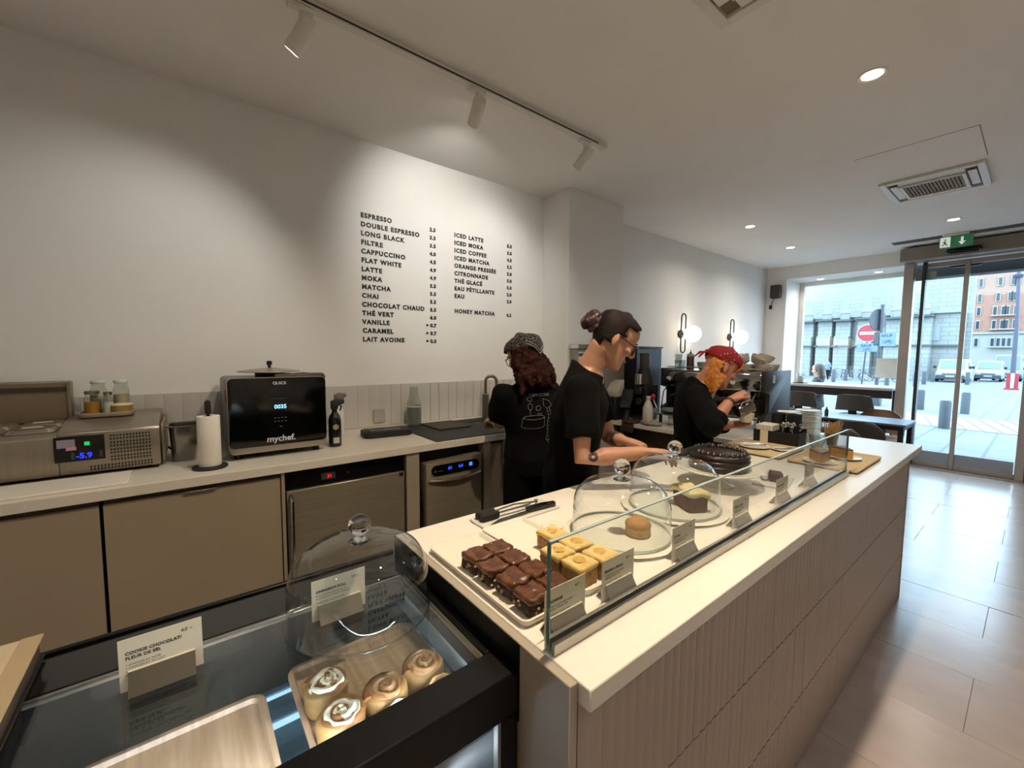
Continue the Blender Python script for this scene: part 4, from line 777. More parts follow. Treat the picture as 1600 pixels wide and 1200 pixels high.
def person(label, J, F, hdir, skin, sleeve=.62, loose=1.0, sleeveR=.062, head_s=1.0, wrinkle=.008):
    F = Vector(F).normalized(); L = Vector((0, 0, 1)).cross(F).normalized(); V = {k: Vector(v) for k, v in J.items() if k not in ('handR', 'handL')}
    foot = Vector((V['hip'].x, V['hip'].y, 0)); t = thing('person', label, 'person', foot)
    h = Vector(hdir).normalized(); hl = Vector((0, 0, 1)).cross(h).normalized(); hu = h.cross(hl); HM = Matrix(((h.x, hl.x, hu.x, V['head'].x), (h.y, hl.y, hu.y, V['head'].y), (h.z, hl.z, hu.z, V['head'].z), (0, 0, 0, 1))) @ Matrix.Scale(head_s, 4)
    bm = B(); head_geo(bm, HM)
    nk = V['neck']; hb = HM @ Vector((-.025, 0, -.05)); cap_tube(bm, [nk - Vector((0, 0, .06)), nk + Vector((0, 0, .0)), lerp(nk, hb, .6), hb], [.066, .060, .053, .056], 18)
    hip, ch = V['hip'], V['chest']; sm = (V['shR'] + V['shL']) / 2
    def spec(g):
        return [(hip - Vector((0, 0, .10)), .135 + g, .10 + g, .12 + g), (hip, .150 + g, .105 + g, .125 + g), (lerp(hip, ch, .5), .125 + g, .10 + g, .095 + g), (ch, .150 + g, .12 + g, .105 + g), (lerp(ch, sm, .6), .158 + g, .105 + g, .105 + g), (sm + Vector((0, 0, .01)), .150 + g, .07 + g, .085 + g), (lerp(sm, nk, .6) + Vector((0, 0, .015)), .10 + g * .6, .055 + g * .6, .065 + g * .6), (nk + Vector((0, 0, .012)), .062 + g * .5, .055 + g * .5, .058 + g * .5)]
    loft(bm, torso_rings(V, F, L, spec(-.018)))
    for s in 'RL':
        sh, el, wr = V['sh' + s], V['el' + s], V['wr' + s]
        cap_tube(bm, [sh, lerp(sh, el, .5), el, lerp(el, wr, .35), lerp(el, wr, .75), wr], [.048, .043, .037, .039, .031, .0265], 14)
        d, pn, side, curl = J['hand' + s]; n0 = len(bm.verts); hand_geo(bm, wr, d, pn, side, curl); flatten_palm(bm, n0, wr, d, pn, .42)
        sg = -1 if s == 'R' else 1; hp = hip + L * sg * .085 - Vector((0, 0, .06)); kn = Vector((hp.x, hp.y, .50)) + F * .02; an = Vector((hp.x, hp.y, .09))
        cap_tube(bm, [hp, kn, an, an - Vector((0, 0, .04)) + F * .03, an - Vector((0, 0, .055)) + F * .14], [.080, .055, .040, .040, .03], 12)
    body = obj('body', remesh(bm, .0046, 7, .45), skin, t, smooth=180)
    bm = B(); g = .012 * loose; sp = spec(g); loft(bm, torso_rings(V, F, L, sp[:-1] + [(sp[-1][0] - Vector((0, 0, .02)), sp[-1][1] + .012, sp[-1][2] + .012, sp[-1][3] + .012)], (0, 0, 0, 0, .1, .3, .5, .6)))
    for s in 'RL':
        sh, el, wr = V['sh' + s], V['el' + s], V['wr' + s]
        if sleeve <= 1: cap = [sh + (sh - el).normalized() * .0, lerp(sh, el, sleeve * .5), lerp(sh, el, sleeve)]; rs = [.066, sleeveR + .004, sleeveR]
        else: cap = [sh, lerp(sh, el, .5), el, lerp(el, wr, (sleeve - 1) * .6), lerp(el, wr, sleeve - 1)]; rs = [.070, .068, .070, .060, .055]
        sph(bm, sh, .068, 16, 12); d0 = (sh - el).normalized(); sph(bm, el, .064, 14, 10) if sleeve > 1 else None; tube(bm, [sh + d0 * .05, sh + d0 * .035] + cap, [.02, .05] + rs, 16)
    b2 = remesh(bm, .009, 8, .5)
    for v in b2.verts: v.co += mnoise.noise_vector(Vector((v.co.x * 14, v.co.y * 14, v.co.z * 7))) * wrinkle
    shirt = obj('shirt', b2, shirtm, t, smooth=180)
    bm = B(); rg = torso_rings(V, F, L, [(hip - Vector((0, 0, .12)), .140, .105, .125), (hip + Vector((0, 0, .03)), .150, .108, .125)]); loft(bm, rg)
    for sg in (-1, 1):
        hp = hip + L * sg * .085 - Vector((0, 0, .07)); tube(bm, [hp + Vector((0, 0, .08)), hp, Vector((hp.x, hp.y, .50)) + F * .02, Vector((hp.x, hp.y, .06))], [.08, .092, .075, .068], 14)
    obj('trousers', remesh(bm, .012, 4), jeans, t, smooth=180)
    for sg in (-1, 1):
        hp = hip + L * sg * .085; c = Vector((hp.x, hp.y, .0)); bm = B(); cap_tube(bm, [c + Vector((0, 0, .04)) - F * .02, c + Vector((0, 0, .045)) + F * .06, c + Vector((0, 0, .033)) + F * .16], [.04, .042, .03], 12)
        for v in bm.verts: v.co.z = max(v.co.z, .002)
        obj('shoe', bm, blackmat, t)
    return t, HM, body, shirt
def face_bits(t, HM, brow, glasses=None, lids=True):
    for s in (-1, 1):
        e = obj('eye', sph(B(), HM @ Vector((.0735, s * .031, .004)), .0125, 14, 10), mat('eye_white', 'd8cfc6', .3), t); d = (HM.to_3x3() @ Vector((1, 0, -.35))).normalized(); obj('iris', sph(B(), HM @ Vector((.0735, s * .031, .004)) + d * .0075, .0062, 10, 8), mat('iris', '241710', .2), e)
        obj('lash', tube(B(), [HM @ Vector((.0865 - .010 * abs(u) ** 2, s * (.031 + u * .017), .0005 - .004 * abs(u))) for u in (-1, -.5, 0, .5, 1)], .0018, 6), mat('lash', '0d0807', .5), t)
        obj('eyebrow', tube(B(), [HM @ Vector((.0915 - .012 * max(0, u) ** 2, s * (.032 + u * .022), .028 + .004 * (1 - u * u) - .003 * u)) for u in (-1, -.5, 0, .5, 1)], [.002, .003, .0033, .0028, .0015], 6), brow, t)
    obj('lips', remesh(sph(sph(B(), HM @ Vector((.0935, 0, -.0545)), .0052, 10, 8), HM @ Vector((.0925, 0, -.0625)), .0056, 10, 8), .002, 2) if False else tube(B(), [HM @ Vector((.0985 - .013 * abs(u) ** 1.8, u * .021, -.0585 + .001 * abs(u))) for u in (-1, -.6, -.25, 0, .25, .6, 1)], [.001, .004, .0055, .0055, .0055, .004, .001], 8), mat('lip', '8c4a40', .4), t)
    if glasses:
        g = obj('glasses', B(), glasses, t); bm = B()
        for s in (-1, 1):
            ring = [HM @ Vector((.1035 - .012 * abs(math.cos(a)) * (1 if math.cos(a) * s > 0 else .2), s * .034 + .025 * math.cos(a), .001 + .021 * math.sin(a))) for a in [2 * PI * k / 20 for k in range(21)]]; tube(bm, ring, .0021, 6)
            tube(bm, [HM @ Vector((.095, s * .060, .008)), HM @ Vector((.06, s * .077, .010)), HM @ Vector((-.012, s * .081, .012)), HM @ Vector((-.028, s * .079, -.002))], .0021, 6)
        tube(bm, [HM @ Vector((.106, -.010, .006)), HM @ Vector((.111, 0, .009)), HM @ Vector((.106, .010, .006))], .0021, 6); bpy.data.objects.remove(g); obj('glasses', bm, glasses, t)
def scalp(HM, grow, keep, seed=0, amt=.003, sc=40, sub=1):
    bm = B(); lv = HEAD[3:]; rings = []
    for a, b in zip(lv, lv[1:]):
        for k in range(2): rings.append(head_ring(tuple(a[i] + (b[i] - a[i]) * k / 2 for i in range(4)), grow, 56))
    rings.append(head_ring((lv[-1][0] + grow, *lv[-1][1:]), grow * .5, 56)); loft(bm, rings)
    bmesh.ops.delete(bm, geom=[f for f in bm.faces if not keep(f.calc_center_median())], context='FACES'); r = bmesh.ops.solidify(bm, geom=bm.faces[:], thickness=.006)
    xf(bm, bm.verts[:], HM); jitter(bm, amt, sc, seed); return bm
# ---- A: woman in the middle cutting the cake
RT = Vector((.786, -.618, 0))
J = dict(head=(1.484, 1.165, 1.566), neck=(1.428, 1.250, 1.440), chest=(1.415, 1.315, 1.20), hip=(1.43, 1.345, .93), shR=(1.300, 1.180, 1.350), elR=(1.262, 1.135, 1.072), wrR=(1.462, .984, 1.098), shL=(1.560, 1.372, 1.350), elL=(1.628, 1.290, 1.09), wrL=(1.588, 1.185, 1.10),
         handR=((.83, -.50, -.10), (-.2, -.35, -.9), 1, .45), handL=((.25, -.95, -.16), (-.3, 0, -.95), -1, .35))
tA, HM, body, shirt = person('woman with hair bun and round glasses in black t-shirt cutting the chocolate cake', J, (.62, -.78, 0), (.66, -.52, -.56), skinA, .70, 1.3, .070, wrinkle=.010)
face_bits(tA, HM, hairA, mat('glasses_rim', '2a1712', .3))
keepA = lambda c: c.z > .062 + 1.1 * max(0, c.x - .040) or (c.x < .048 - abs(c.y) * .35 and c.z > .020) or (c.x < -.012 and c.z > -.035) or (c.x < -.045 and c.z > -.062)
obj('hair', scalp(HM, .010, keepA, 2, .002, 50), hairA, tA, smooth=180)
bm = B()
for i in range(9):
    a = i * 2.4; c = HM @ Vector((-.132 + .012 * math.sin(a * 1.7), .03 * math.sin(a) * .8, .012 + .026 * math.cos(a))); sph(bm, c, (.026, .026, .026), 10, 8)
b = remesh(bm, .005, 3); jitter(b, .004, 60, 5); obj('hair_bun', b, mat('bun_dark', '25100f', .45, col2='37191a', vs=30, bump=.6, bs=90), tA, smooth=180)
bm = B(); ax = HM.to_3x3(); pts = []; rs = []
for i in range(49):
    a = 2 * PI * i / 48; pts.append(HM @ Vector((-.108 + .008 * math.sin(a * 6), .032 * math.cos(a), .014 + .034 * math.sin(a)))); rs.append(.013 + .004 * math.sin(a * 11))
obj('scrunchie', tube(bm, pts, rs, 10), mat('scrunchie', '4d3742', .8, col2='6b5260', vs=12), tA, smooth=180)
bm = B(); w = Vector(J['wrL']); d = Vector((.25, -.95, -.16)).normalized(); e = (Vector(J['elL']) - w).normalized(); tube(bm, [w + e * .022, w + e * .055], .0350, 18); obj('watch', bm, mat('watch_strap', '4a443e', .5), tA)
def patch_disc(body, c, n, rad, rings, m, parent, name):      # a flat print lying on curved skin
    bv = BVHTree.FromObject(body, bpy.context.evaluated_depsgraph_get()); inv = wmat(body).inverted(); n = Vector(n).normalized(); u = n.cross(Vector((0, 0, 1))).normalized(); w = n.cross(u); bm = B(); rows = []
    for r in rings:
        row = []
        for i in range(20):
            a = 2 * PI * i / 20; p = Vector(c) + (u * math.cos(a) + w * math.sin(a)) * r * rad + n * .08; hit = bv.ray_cast(inv @ p, inv.to_3x3() @ -n); q = wmat(body) @ hit[0] if hit[0] is not None else p - n * .08
            row.append(q + n * .0014)
        rows.append(row)
    loft(bm, rows, cap=False); obj(name, bm, m, parent, smooth=180)
tc = lerp(J['elR'], J['wrR'], .18) + Vector((0, 0, .005)); vn = Vector((-tc.x, -tc.y, .3))
patch_disc(body, tc, vn, .020, (.30, .45, .6, .75, .9, 1.0), mat('tattoo', '2b221e', .6), tA, 'tattoo')
t = thing('cake_knife', 'long steel cake knife held over the chocolate cake', 'knife', (1.62, .90, 1.07)); obj('handle', cap_tube(B(), [(1.53, .945, 1.078), (1.60, .912, 1.088)], [.011, .010], 10), blackmat, t)
bm = B(); a = Vector((1.60, .912, 1.088)); b = Vector((1.775, .862, 1.118)); u = Vector((0, 0, 1)); loft(bm, [[a + u * .014, a - u * .014, a - u * .014 + Vector((.001, .002, 0)), a + u * .014 + Vector((.001, .002, 0))], [b + u * .004, b - u * .008, b - u * .008 + Vector((.001, .001, 0)), b + u * .004 + Vector((.001, .001, 0))]]); obj('blade', bm, steel, t, smooth=0)
# ---- B: person at the sink seen from behind
J = dict(head=(1.487, 1.775, 1.485), neck=(1.522, 1.775, 1.350), chest=(1.53, 1.785, 1.16), hip=(1.548, 1.79, .92), shR=(1.685, 1.79, 1.275), elR=(1.75, 1.90, 1.08), wrR=(1.70, 2.10, 1.075), shL=(1.362, 1.80, 1.275), elL=(1.398, 1.885, 1.10), wrL=(1.50, 2.08, 1.085),
         handR=((-.1, .95, -.2), (0, 0, -1), 1, .5), handL=((.30, .93, -.2), (0, 0, -1), -1, .5))
tB, HM, body, shirt = person('person seen from behind washing up at the sink in a printed black t-shirt', J, (.02, 1, 0), (-.22, .90, -.38), skinB, .80, 1.4, .072, wrinkle=.009)
face_bits(tB, HM, hairB, mat('glasses_rim_thin', '3a2a22', .3, .5))
bm = B(); rnd = random.Random(4)
for i in range(34):
    a = PI * (.32 + 1.36 * i / 33); lean = rnd.uniform(.0, .03); top = HM @ Vector((.05 * math.cos(a) - .02, .076 * math.sin(a), .02)); dn = Vector((rnd.uniform(-.02, .05), rnd.uniform(-.045, -.01), 0)); pts = []
    ln = rnd.uniform(.17, .22)
    for k in range(7):
        u = k / 6; pts.append(top + dn * u * 1.6 + Vector((.018 * math.sin(u * 7 + i), -.02 * u + .012 * math.cos(u * 8 + i * 2), -ln * u)))
    cap_tube(bm, pts, [.018, .024, .026, .026, .025, .022, .014], 8)
loft(bm, [[tuple(HM @ Vector(p)) for p in head_ring(l, .006)] for l in HEAD[6:]]); b = remesh(bm, .006, 2)
bmesh.ops.delete(b, geom=[v for v in b.verts if (HM.inverted() @ v.co).x > .058 - .25 * abs((HM.inverted() @ v.co).y) and (HM.inverted() @ v.co).z < .07], context='VERTS'); jitter(b, .006, 60, 3); jitter(b, .003, 140, 8); obj('hair', b, hairB, tB, smooth=180)
bandk = lambda c: c.z > .030 - .05 * (c.x < 0) * 0 and (c.x < .088)
bmat = bpy.data.materials.new('bandana_print')
def bandana_mat(name, base, mark, dots=False):
    m = bpy.data.materials.new(name); m.use_nodes = True; n = m.node_tree.nodes; Lk = m.node_tree.links; b = n['Principled BSDF']; b.inputs['Roughness'].default_value = .85; tc = n.new('ShaderNodeTexCoord'); v = n.new('ShaderNodeTexVoronoi'); v.inputs['Scale'].default_value = 42 if dots else 48; v.feature = 'F1' if dots else 'DISTANCE_TO_EDGE'
    Lk.new(tc.outputs['Object'], v.inputs['Vector']); r = n.new('ShaderNodeValToRGB'); r.color_ramp.interpolation = 'LINEAR'; p0, p1 = (.13, .20) if dots else (.018, .05); r.color_ramp.elements[0].position = p0; r.color_ramp.elements[1].position = p1; r.color_ramp.elements[0].color = (*rgb(mark), 1); r.color_ramp.elements[1].color = (*rgb(base), 1); Lk.new(v.outputs['Distance'], r.inputs[0]); Lk.new(r.outputs[0], b.inputs['Base Color']); return m
bpy.data.materials.remove(bmat)
kB = lambda c: c.z > .035 + .25 * c.x or (c.x < -.05 and c.z > .035 - (.075 - abs(c.y)) * .9)
obj('bandana', scalp(HM, .016, kB, 1, .002, 30), bandana_mat('bandana_black', '0d0d0e', '7f7b75'), tB, smooth=180)
wh = mat('white_print', '8d8982', .8)
def edge_tube(pts2, g=.019, r=.0022):      # white border lines on the bandana
    out = []
    for (x, y, z) in pts2:
        lv = None
        for a, b in zip(HEAD, HEAD[1:]):
            if a[0] <= z <= b[0]: k = (z - a[0]) / (b[0] - a[0]); lv = tuple(a[i] + (b[i] - a[i]) * k for i in range(4))
        cx, ra, w = (lv[1] + lv[2]) / 2, (lv[1] - lv[2]) / 2 + g, lv[3] + g; yy = max(-w * .999, min(w * .999, y)); out.append(HM @ Vector((cx + (-1 if x < 0 else 1) * ra * (1 - min(1, abs(yy) / w) ** (1 / .41)) ** .41, yy, z)))
    return tube(B(), out, r, 6)
for dz in (0, .016): obj('bandana_border', edge_tube([(-1, y, .040 + dz - (.078 - abs(y)) * .85) for y in [-.076 + .152 * k / 16 for k in range(17)]]), wh, tB)
bv = BVHTree.FromObject(shirt, bpy.context.evaluated_depsgraph_get()); SW = wmat(shirt); SI = SW.inverted()
def on_back(x, z):
    p = Vector((x, 1.2, z)); h = bv.ray_cast(SI @ p, Vector((0, 1, 0))); return (SW @ h[0] if h[0] is not None else Vector((x, 1.66, z))) + Vector((0, -.0018, 0))
def stroke(pts, r=.0011): 
    P = []
    for a, b in zip(pts, pts[1:]):
        for k in range(4): P.append(on_back(*(lerp((*a, 0), (*b, 0), k / 4).xy)))
    P.append(on_back(*pts[-1])); return tube(B(), P, r, 5)
def arc(cx, cz, rx, rz, a0, a1, n=10): return [(cx + rx * math.cos(math.radians(a0 + (a1 - a0) * i / n)), cz + rz * math.sin(math.radians(a0 + (a1 - a0) * i / n))) for i in range(n + 1)]
X_, Z_ = 1.475, 1.155; dr = [arc(X_, Z_ + .0, .062, .012, 0, 360, 18), [(X_ - .062, Z_), (X_ - .062, Z_ - .05)], [(X_ + .062, Z_), (X_ + .062, Z_ - .05)], arc(X_, Z_ - .05, .062, .012, 180, 360, 10), arc(X_ - .03, Z_ + .06, .012, .018, 0, 360, 10), [(X_ - .03, Z_ + .042), (X_ - .03, Z_ + .012)], [(X_ - .045, Z_ + .01), (X_ - .015, Z_ + .01)], arc(X_ + .03, Z_ + .02, .014, .01, 180, 360, 6), [(X_ + .016, Z_ + .02), (X_ + .044, Z_ + .02)], arc(X_ - .03, Z_ + .10, .012, .012, 0, 360, 8), arc(X_ + .02, Z_ + .05, .018, .014, 0, 360, 8),
      [(X_ + .055, Z_ + .10), (X_ + .10, Z_ + .085), (X_ + .12, Z_ + .06), (X_ + .085, Z_ + .045), (X_ + .06, Z_ + .06), (X_ + .055, Z_ + .10)], [(X_ + .10, Z_ + .05), (X_ + .115, Z_ + .0), (X_ + .10, Z_ - .05), (X_ + .115, Z_ - .09), (X_ + .10, Z_ - .13), (X_ + .115, Z_ - .16)], [(X_ + .08, Z_ + .045), (X_ + .09, Z_ - .0), (X_ + .08, Z_ - .05), (X_ + .09, Z_ - .09), (X_ + .08, Z_ - .13), (X_ + .115, Z_ - .16)]] + [[(X_ + .085, Z_ + .03 - k * .02), (X_ + .108, Z_ + .03 - k * .02)] for k in range(9)]
for s in dr: obj('shirt_print', stroke(s), wh, tB, smooth=180)
bm = text_bm('CAPPUCCINO', .022, frame((1.445, 1.2, 1.268), (1, 0, 0), (0, 0, 1)), 0, 1.0, off=.0004)
for v in bm.verts: v.co = on_back(v.co.x, v.co.z)
obj('shirt_lettering', bm, wh, tB, smooth=0)
t = thing('dish_sponge', 'green cloth held in the hands at the sink', 'cloth', (1.55, 2.20, 1.05)); bm = B(); sph(bm, (1.555, 2.205, 1.045), (.045, .04, .035), 16, 12); jitter(bm, .014, 40, 3); obj('cloth', bm, mat('green_cloth', '2f6b58', .8, bump=.3), t, smooth=180)
# ---- C: barista with the red bandana pouring milk
J = dict(head=(2.532, 1.190, 1.428), neck=(2.493, 1.262, 1.335), chest=(2.495, 1.325, 1.12), hip=(2.53, 1.345, .88), shR=(2.352, 1.232, 1.255), elR=(2.235, 1.085, 1.115), wrR=(2.448, 1.086, 1.240), shL=(2.635, 1.395, 1.255), elL=(2.680, 1.25, 1.05), wrL=(2.600, 1.150, 1.075),
         handR=((.86, -.28, .36), (.1, -.25, -.9), 1, .95), handL=((.62, -.70, .10), (-.3, -.1, .95), -1, .75))
tC, HM, body, shirt = person('barista with red bandana and orange hair in black jumper pouring milk', J, (.5, -.86, 0), (.70, -.50, -.52), skinC, 1.36, 1.5, .07, wrinkle=.010)
face_bits(tC, HM, hairC)
bm = B(); rnd = random.Random(9)
for k_, (hx, hy) in enumerate(((-.050, -.078), (-.062, -.072), (-.074, -.062), (-.084, -.050), (-.040, -.082))):
    p = HM @ Vector((hx, hy, .0)); cap_tube(bm, [p, p + Vector((-.006, -.004, -.07)), p + Vector((-.004 + .004 * k_, -.006, -.14)), p + Vector((-.012, -.004, -.19))], [.010, .011, .009, .004], 8)
for i in range(26):
    a = PI * (.30 + 1.40 * i / 25); top = HM @ Vector((.055 * math.cos(a) - .015, .076 * math.sin(a), .03)); pts = []; ln = rnd.uniform(.19, .24); out = HM.to_3x3() @ Vector((math.cos(a), math.sin(a), 0)); out.z = 0
    for k in range(7):
        u = k / 6; pts.append(top + out * (.020 * math.sin(u * 2.6)) + Vector((-.040 * u, .010 * u, -ln * u)))
    cap_tube(bm, pts, [.014, .018, .020, .020, .018, .014, .008], 8)
loft(bm, [[tuple(HM @ Vector(p)) for p in head_ring(l, .007)] for l in HEAD[6:]]); b = remesh(bm, .006, 2); HI = HM.inverted()
def inface(v):
    q = HI @ v.co; return q.x > .030 - .2 * abs(q.y) and q.z < .045 or (q.y < -.03 and -.034 < q.x and -.05 < q.z < .028)
bmesh.ops.delete(b, geom=[v for v in b.verts if inface(v)], context='VERTS'); jitter(b, .005, 60, 3); jitter(b, .003, 140, 8); obj('hair', b, hairC, tC, smooth=180)
bm = B()
for i in range(12):
    y = -.062 + .124 * i / 11; cap_tube(bm, [HM @ Vector((.078 - .1 * y * y * 10 * .5, y * .9, .066)), HM @ Vector((.098 - abs(y) * .35, y, .05)), HM @ Vector((.102 - abs(y) * .42, y * 1.03, .030 + .004 * math.sin(i * 2))), HM @ Vector((.094 - abs(y) * .40, y * 1.05, .014))], [.010, .010, .009, .005], 8)
obj('fringe', bm, hairC, tC, smooth=180)
kC = lambda c: c.z > .036 + .10 * c.x or (c.x < -.03 and c.z > .020)
obj('bandana', scalp(HM, .0135, kC, 5, .0022, 30), bandana_mat('bandana_red', '851218', 'd0bbb3', True), tC, smooth=180)
bm = B(); c0 = HM @ Vector((-.118, 0, .035)); sph(bm, c0, (.018, .018, .016), 10, 8); 
for s in (-1, 1): cap_tube(bm, [c0, c0 + HM.to_3x3() @ Vector((-.03, s * .02, -.02)), c0 + HM.to_3x3() @ Vector((-.04, s * .03, -.06))], [.010, .014, .006], 8, (1, .5))
obj('bandana_knot', bm, bandana_mat('bandana_red_knot', '851218', 'd0bbb3', True), tC, smooth=180)
w = Vector(J['wrR']); e = (Vector(J['elR']) - w).normalized(); obj('bracelet', tube(B(), [w + e * .010, w + e * .017], .0305, 16), blackmat, tC); obj('bracelet', tube(B(), [w + e * .024, w + e * .029], .0315, 16), mat('bead', '3b2a22', .4), tC); obj('earring', sph(B(), HM @ Vector((-.002, -.084, -.036)), .004, 8, 6), chrome, tC)
t = thing('milk_pitcher', 'small steel milk pitcher tipped over the cup', 'pitcher', (2.545, 1.045, 1.19)); q = Matrix.Rotation(math.radians(68), 3, Vector((.618, .786, 0))) 
bm = lathe(B(), [(0, -.05), (.036, -.05), (.040, -.045), (.040, -.01), (.033, .025), (.036, .045), (.034, .045), (.031, .025), (.037, -.01), (.036, -.043), (0, -.046)], (2.545, 1.045, 1.190), 26, q); obj('jug', bm, mat('pitcher_steel', '6f6c66', .2, .9), t); hb = Vector((2.545, 1.045, 1.190)); obj('handle', tube(B(), [hb + q @ Vector((-.036, 0, .035)), hb + q @ Vector((-.07, 0, .025)), hb + q @ Vector((-.07, 0, -.02)), hb + q @ Vector((-.038, 0, -.03))], .005, 8), chrome, t)
t = thing('coffee_cup', 'white cup held under the tipped milk pitcher', 'cup', (2.635, 1.075, 1.09)); obj('bowl', lathe(B(), [(0, 0), (.026, 0), (.028, .004), (.043, .03), (.047, .055), (.0445, .055), (.040, .03), (0, .008)], (2.635, 1.075, 1.098), 28), cer, t); obj('coffee', lathe(B(), [(0, .042), (.043, .042)], (2.635, 1.075, 1.098), 24), mat('coffee', '6b4326', .3), t)
# ---------------------------------------------------------------- return counter and coffee gear
ZR = .88
t = thing('return_counter', 'low counter at the end of the aisle carrying the coffee machine', 'counter', (3.7, 1.8, 0)); obj('body', box(B(), 3.30, 4.22, 1.26, 2.38, .08, .845), mat('cabinet_core', '564d40'), t); obj('plinth', box(B(), 3.34, 4.2, 1.3, 2.38, 0, .08), dark, t)
for y in (1.27, 1.80, 2.35): obj('leg_panel', box(B(), 3.14, 3.30, y - .02, y + .02, 0, .845), mat('leg_dark', '2c2822', .6), t)
tag(obj('worktop', box(box(B(), 3.12, 4.25, 1.24, 2.40, .845, ZR, .002), 3.12, 3.45, 2.4002, 2.62, .845, ZR, .002), mat('quartz_back', 'd6cfc1')), 'white worktop under the coffee machine', 'worktop')
em = thing('espresso_machine', 'large espresso machine with blue grey side panels and chrome front', 'coffee machine', (3.93, 1.82, ZR)); navy = mat('navy_panel', '2c2b2b', .4, var=.06); mir = mat('dark_mirror', '57504a', .1, .95, var=.1)
obj('chassis', box(B(), 3.80, 4.19, 1.39, 2.25, .96, 1.345, .006), mir, em); obj('upper_front', box(B(), 3.665, 3.80, 1.39, 2.25, 1.20, 1.345, .012, seg=2), chrome, em); obj('cup_deck', box(B(), 3.68, 4.20, 1.385, 2.255, 1.345, 1.356, .003), steel, em)
for y in (1.355, 2.255):
    bm = B(); prism(bm, [(3.66, .93), (3.655, 1.0), (3.76, 1.02), (3.76, 1.18), (3.645, 1.20), (3.645, 1.37), (4.21, 1.37), (4.21, .93)], 'y', y, y + .03, .004); obj('side_panel', bm, navy, em)
obj('sticker_tag', box(B(), 3.80, 3.85, 1.352, 1.3545, 1.27, 1.335), mat('tag_green', 'b9c4b2', .6), em)
obj('drip_tray', box(B(), 3.63, 3.80, 1.39, 2.25, .965, .99, .004), steel, em)
for y in (1.52, 1.82, 2.12):
    g = obj('group_head', cyl(B(), (3.71, y, 1.135), .042, .07, 22, .006), chrome, em); obj('portafilter', tube(B(), [(3.70, y, 1.13), (3.62, y, 1.125), (3.55, y, 1.115)], [.02, .013, .015], 10), blackmat, g); obj('gauge', cyl(B(), (3.655, y + .09, 1.27), .022, .010, 18, .002, 'x'), whitem, em)
for y in (1.42, 2.22): obj('steam_wand', tube(B(), [(3.66, y, 1.19), (3.60, y, 1.15), (3.58, y, 1.05), (3.57, y, 1.0)], .006, 8), chrome, em); obj('steam_knob', cyl(B(), (3.63, y, 1.25), .02, .035, 14, .004, 'x'), blackmat, em)
for x in (3.72, 4.14):
    for y in (1.43, 2.21): obj('foot', cyl(B(), (x, y, ZR), .02, .082, 14), chrome, em)
obj('rail', tube(B(), [(3.69, 1.40, 1.385), (3.69, 2.24, 1.385)], .006, 8), chrome, em)
# cups on the machine
cupm = mat('cup_cream', 'cdc3b1', .3, var=.03)
def cup_proto(label, loc, tilt=0., rz=0.):
    t = thing('cup', label, 'cup', (0, 0, 0), group='cream cups stacked on the espresso machine'); obj('bowl', lathe(B(), [(0, 0), (.03, 0), (.032, .004), (.048, .032), (.055, .062), (.052, .062), (.045, .034), (0, .008)], (0, 0, 0), 24), cupm, t); obj('handle', tube(B(), [(.050, 0, .05), (.072, 0, .052), (.078, 0, .035), (.066, 0, .02), (.042, 0, .02)], .005, 8), cupm, t); t.location = loc; t.rotation_euler = (0, tilt, rz); return t
spots = [(3.80, 1.44), (3.80, 1.57), (3.80, 1.70), (3.94, 1.44), (3.94, 1.58), (3.94, 1.71), (4.08, 1.46), (4.08, 1.59), (4.08, 1.72)]; P0 = None
words = ['near corner', 'second in the front row', 'third in the front row', 'right of the middle row', 'centre of the middle row', 'left of the middle row', 'right of the back row', 'centre of the back row', 'left of the back row']
for i, (x, y) in enumerate(spots):
    l = 'upright cream cup on the espresso machine, ' + words[i]
    if P0 is None: P0 = cup_proto(l, (x, y, 1.357), 0, -1.2)
    else: copy_tree(P0, (x, y, 1.357), -1.2 + .5 * i, l)
for i, (x, y, tl, w) in enumerate(((3.80, 1.50, .5, 'over the near corner'), (3.80, 1.63, -.45, 'over the front row'), (3.95, 1.50, .4, 'over the middle row'), (3.98, 1.64, .55, 'over the middle row left'), (4.08, 1.52, -.3, 'over the back row'))):
    c = copy_tree(P0, (x, y, 1.436), -1.0 + .9 * i, 'tilted cream cup lying on top of the cup stack, ' + w); c.rotation_euler = (.3 * (-1) ** i, tl, -1.2 + .7 * i)
tg = glass('tumbler_glass', 'e9eeec', 1.5, boost=1.6)
for i, (x, y, z, w) in enumerate(((3.76, 2.17, 1.357, 'front'), (3.76, 2.17, 1.415, 'front, nested on top'), (3.86, 2.19, 1.357, 'back'), (3.98, 1.88, 1.357, 'first by the red bandana'), (4.04, 1.86, 1.357, 'second by the red bandana'), (4.10, 1.84, 1.357, 'third by the red bandana'), (3.98, 1.88, 1.44, 'upper first by the red bandana'), (4.04, 1.86, 1.44, 'upper second by the red bandana'))):
    tag(obj('glass_tumbler', lathe(B(), [(0, .001), (.028, 0), (.036, .09), (.034, .09), (.027, .006), (0, .007)], (x, y, z), 18), tg), 'clear tumbler on the espresso machine, ' + w, 'glass', 'tumblers on the espresso machine')
